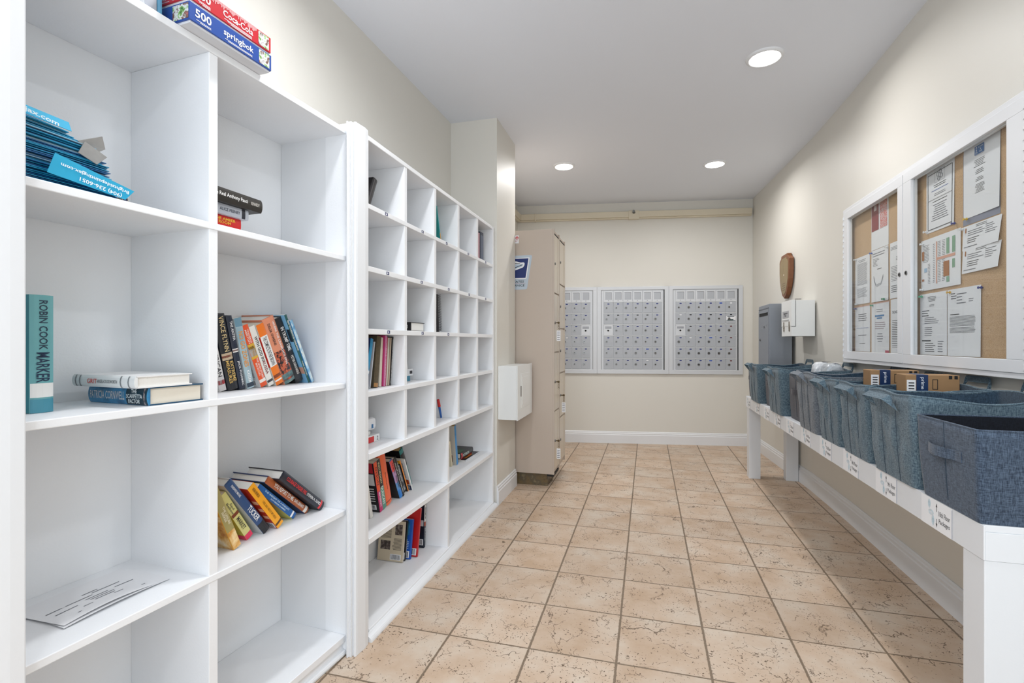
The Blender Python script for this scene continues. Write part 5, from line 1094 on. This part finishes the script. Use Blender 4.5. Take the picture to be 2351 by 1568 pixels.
        for (x, y, z), _ in path: v += [(x, y, z), (x, y, z + 0.030), (x + 0.0025, y, z + 0.030), (x + 0.0025, y, z)]
        f = [(4 * i + a, 4 * i + (a + 1) % 4, 4 * (i + 1) + (a + 1) % 4, 4 * (i + 1) + a) for i in range(len(path) - 1) for a in range(4)] + [(0, 3, 2, 1), tuple(4 * (len(path) - 1) + a for a in range(4))]
        mb = MB(); mb.add(v, f, fab); mb.build('handle', parent=t, fixn=True)
        mb = MB(); m2 = fabric_seam
        mb.tube([(-flare * q + 0.006 * (1 - q) ** 3 - 0.0006, 0.0, h * q) for q in [k / 12 for k in range(1, 13)]], 0.0012, m2, 5); mb.build('seam', parent=t)
    return t
basket('rigid slate blue fabric bin with a stitched front handle, nearest the camera', 1.592, 1.888, 0.850, 1.235, 0.250, F_navy, False, 1, 0.008, strap='front')
hs = [('soft blue chambray hamper directly behind the nearest rigid bin', 1.909, 2.238, F_blue, 0.845, 0.305),
      ('soft blue hamper holding the nearer taped cardboard box', 2.262, 2.556, F_blue, 0.848, 0.305),
      ('soft blue hamper holding the farther taped cardboard box', 2.582, 2.872, F_blue, 0.850, 0.302),
      ('soft grey hamper between a blue hamper and a charcoal bin', 2.898, 3.218, F_grey, 0.846, 0.315)]
for k, (lb, a, b, fb, xf, h) in enumerate(hs): basket(lb, a, b, xf, 1.240, h, fb, True, 3 + k)
basket('dark charcoal fabric bin squeezed between grey and blue hampers', 3.244, 3.545, 0.885, 1.235, 0.275, F_dark, False, 9, 0.004, strap='front')
basket('soft blue hamper holding the crumpled grey mailing bag', 3.575, 3.905, 0.838, 1.240, 0.305, F_blue, True, 11)
basket('dark charcoal fabric bin second from the far end, mostly hidden', 3.930, 4.220, 0.885, 1.235, 0.275, F_dark, False, 13, 0.004, strap='front')
basket('soft blue hamper with raised rear handle, farthest of the blue hampers', 4.252, 4.580, 0.838, 1.205, 0.305, F_blue, True, 15)
basket('dark charcoal fabric bin at the far end of the table', 4.602, 4.850, 0.880, 1.215, 0.262, F_dark, False, 17, 0.003, strap='front')

# parcels in the baskets
def parcel(label, cx, cy, z0, sx, sy, sz, yaw, word, pitch=0.0):
    t = thing('parcel', label, 'parcel', T(cx, cy, z0) @ R(yaw, 'Z') @ R(pitch, 'Y'))
    boxobj('carton', (-sx / 2, -sy / 2, 0), (sx / 2, sy / 2, sz), M_card, t, 0.003)
    tp = flat('#17325c', 0.3); mb = MB(); a, b = -sx * 0.30, -sx * 0.08
    mb.box((a, -sy / 2 - 0.0008, sz * 0.02), (b, -sy / 2, sz), tp); mb.box((a, -sy / 2, sz), (b, sy / 2, sz + 0.0008), tp); mb.build('tape', parent=t)
    mb = MB(); add_text(mb, word, 0.05, 0.016, frame(((a + b) / 2, -sy / 2 - 0.0016, sz - 0.035), (0, 0, -1), (1, 0, 0)), flat('#e8edf4'), 0.01); mb.build('tape_print', parent=t)
    mb = MB(); mb.box((sx * 0.30, -sy / 2 - 0.0008, sz - 0.016), (sx * 0.36, -sy / 2, sz - 0.002), M_dark); mb.box((sx * 0.40, -sy / 2 - 0.0008, sz - 0.016), (sx * 0.46, -sy / 2, sz - 0.002), M_dark)
    mb.build('tape_mark', parent=t); mb = MB()
    x0, x1, za, zb = sx * 0.0, sx * 0.10, sz - 0.06, sz - 0.018
    for q in (((x0, za), (x1, za + 0.002)), ((x0, zb - 0.002), (x1, zb)), ((x0, za), (x0 + 0.002, zb)), ((x1 - 0.002, za), (x1, zb))): mb.box((q[0][0], -sy / 2 - 0.0008, q[0][1]), (q[1][0], -sy / 2, q[1][1]), M_dark)
    mb.build('box_marks', parent=t)
    if pitch >= 0 and word:
        mb = MB(); mb.box((-sx / 2 + 0.004, -sy / 2 - 0.0006, sz - 0.09), (-sx / 2 + 0.035, -sy / 2, sz - 0.022), M_paper)
        for q in range(5): mb.box((-sx / 2 + 0.01, -sy / 2 - 0.0011, sz - 0.085 + 0.012 * q), (-sx / 2 + 0.03, -sy / 2 - 0.0006, sz - 0.080 + 0.012 * q), M_ink)
        mb.build('address_label', parent=t)
parcel('brown cardboard parcel with blue printed tape, nearer of the two', 1.150, 2.500, 0.725, 0.185, 0.10, 0.337, radians(-4), 'prime')
parcel('brown cardboard parcel with blue printed tape, farther of the two', 1.138, 2.800, 0.725, 0.195, 0.10, 0.340, radians(-4), 'prime')
def mailer(label, name, cx, cy, cz, sx, sy, sz, m, m2, seed):
    t = thing(name, label, 'mailing bag', T(cx, cy, cz)); rnd = random.Random(seed); N_ = 18; K = 12
    v = []
    for j in range(K + 1):
        ph = pi * j / K
        for i in range(N_):
            a = 2 * pi * i / N_; e = 0.55
            sg = lambda q: math.copysign(abs(q) ** e, q)
            r_ = 1 + 0.10 * rnd.uniform(-1, 1) * sin(ph)
            v.append((sx / 2 * sg(cos(a)) * sg(sin(ph)) * r_, sy / 2 * sg(sin(a)) * sg(sin(ph)) * r_, sz / 2 * sg(cos(ph)) * -1 + sz / 2))
    f = [(j * N_ + i, j * N_ + (i + 1) % N_, (j + 1) * N_ + (i + 1) % N_, (j + 1) * N_ + i) for j in range(K) for i in range(N_)]
    mb = MB(); mb.add(v, f, m); mb.build('bag', parent=t, fixn=True)
    mb = MB(); mb.box((0.0, -sy / 2 * 0.55, sz + 0.0), (0.05, sy / 2 * 0.1, sz + 0.001), m2); mb.build('label_patch', parent=t)
    return t
mailer('white plastic mailing bag behind the crumpled grey one', 'mailing_bag', 1.150, 3.825, 0.78, 0.12, 0.10, 0.285, flat('#dde0e4', 0.3), flat('#3a3c44'), 3)
bag2 = mailer('crumpled silver grey mailing bag poking out of a blue hamper', 'mailing_bag', 1.172, 3.690, 0.79, 0.12, 0.15, 0.272, mat('silver_poly', '#b4bac0', 0.25, 0.2, bump=0.6, bscale=40), flat('#e8e8ea'), 5)
mb = MB(); mb.cyl((0.030, 0.0, 0.222), (0.052, 0.0, 0.222), 0.036, 0.028, M_blk, 24); mb.build('dark_flap', parent=bag2, bevel=0.004)
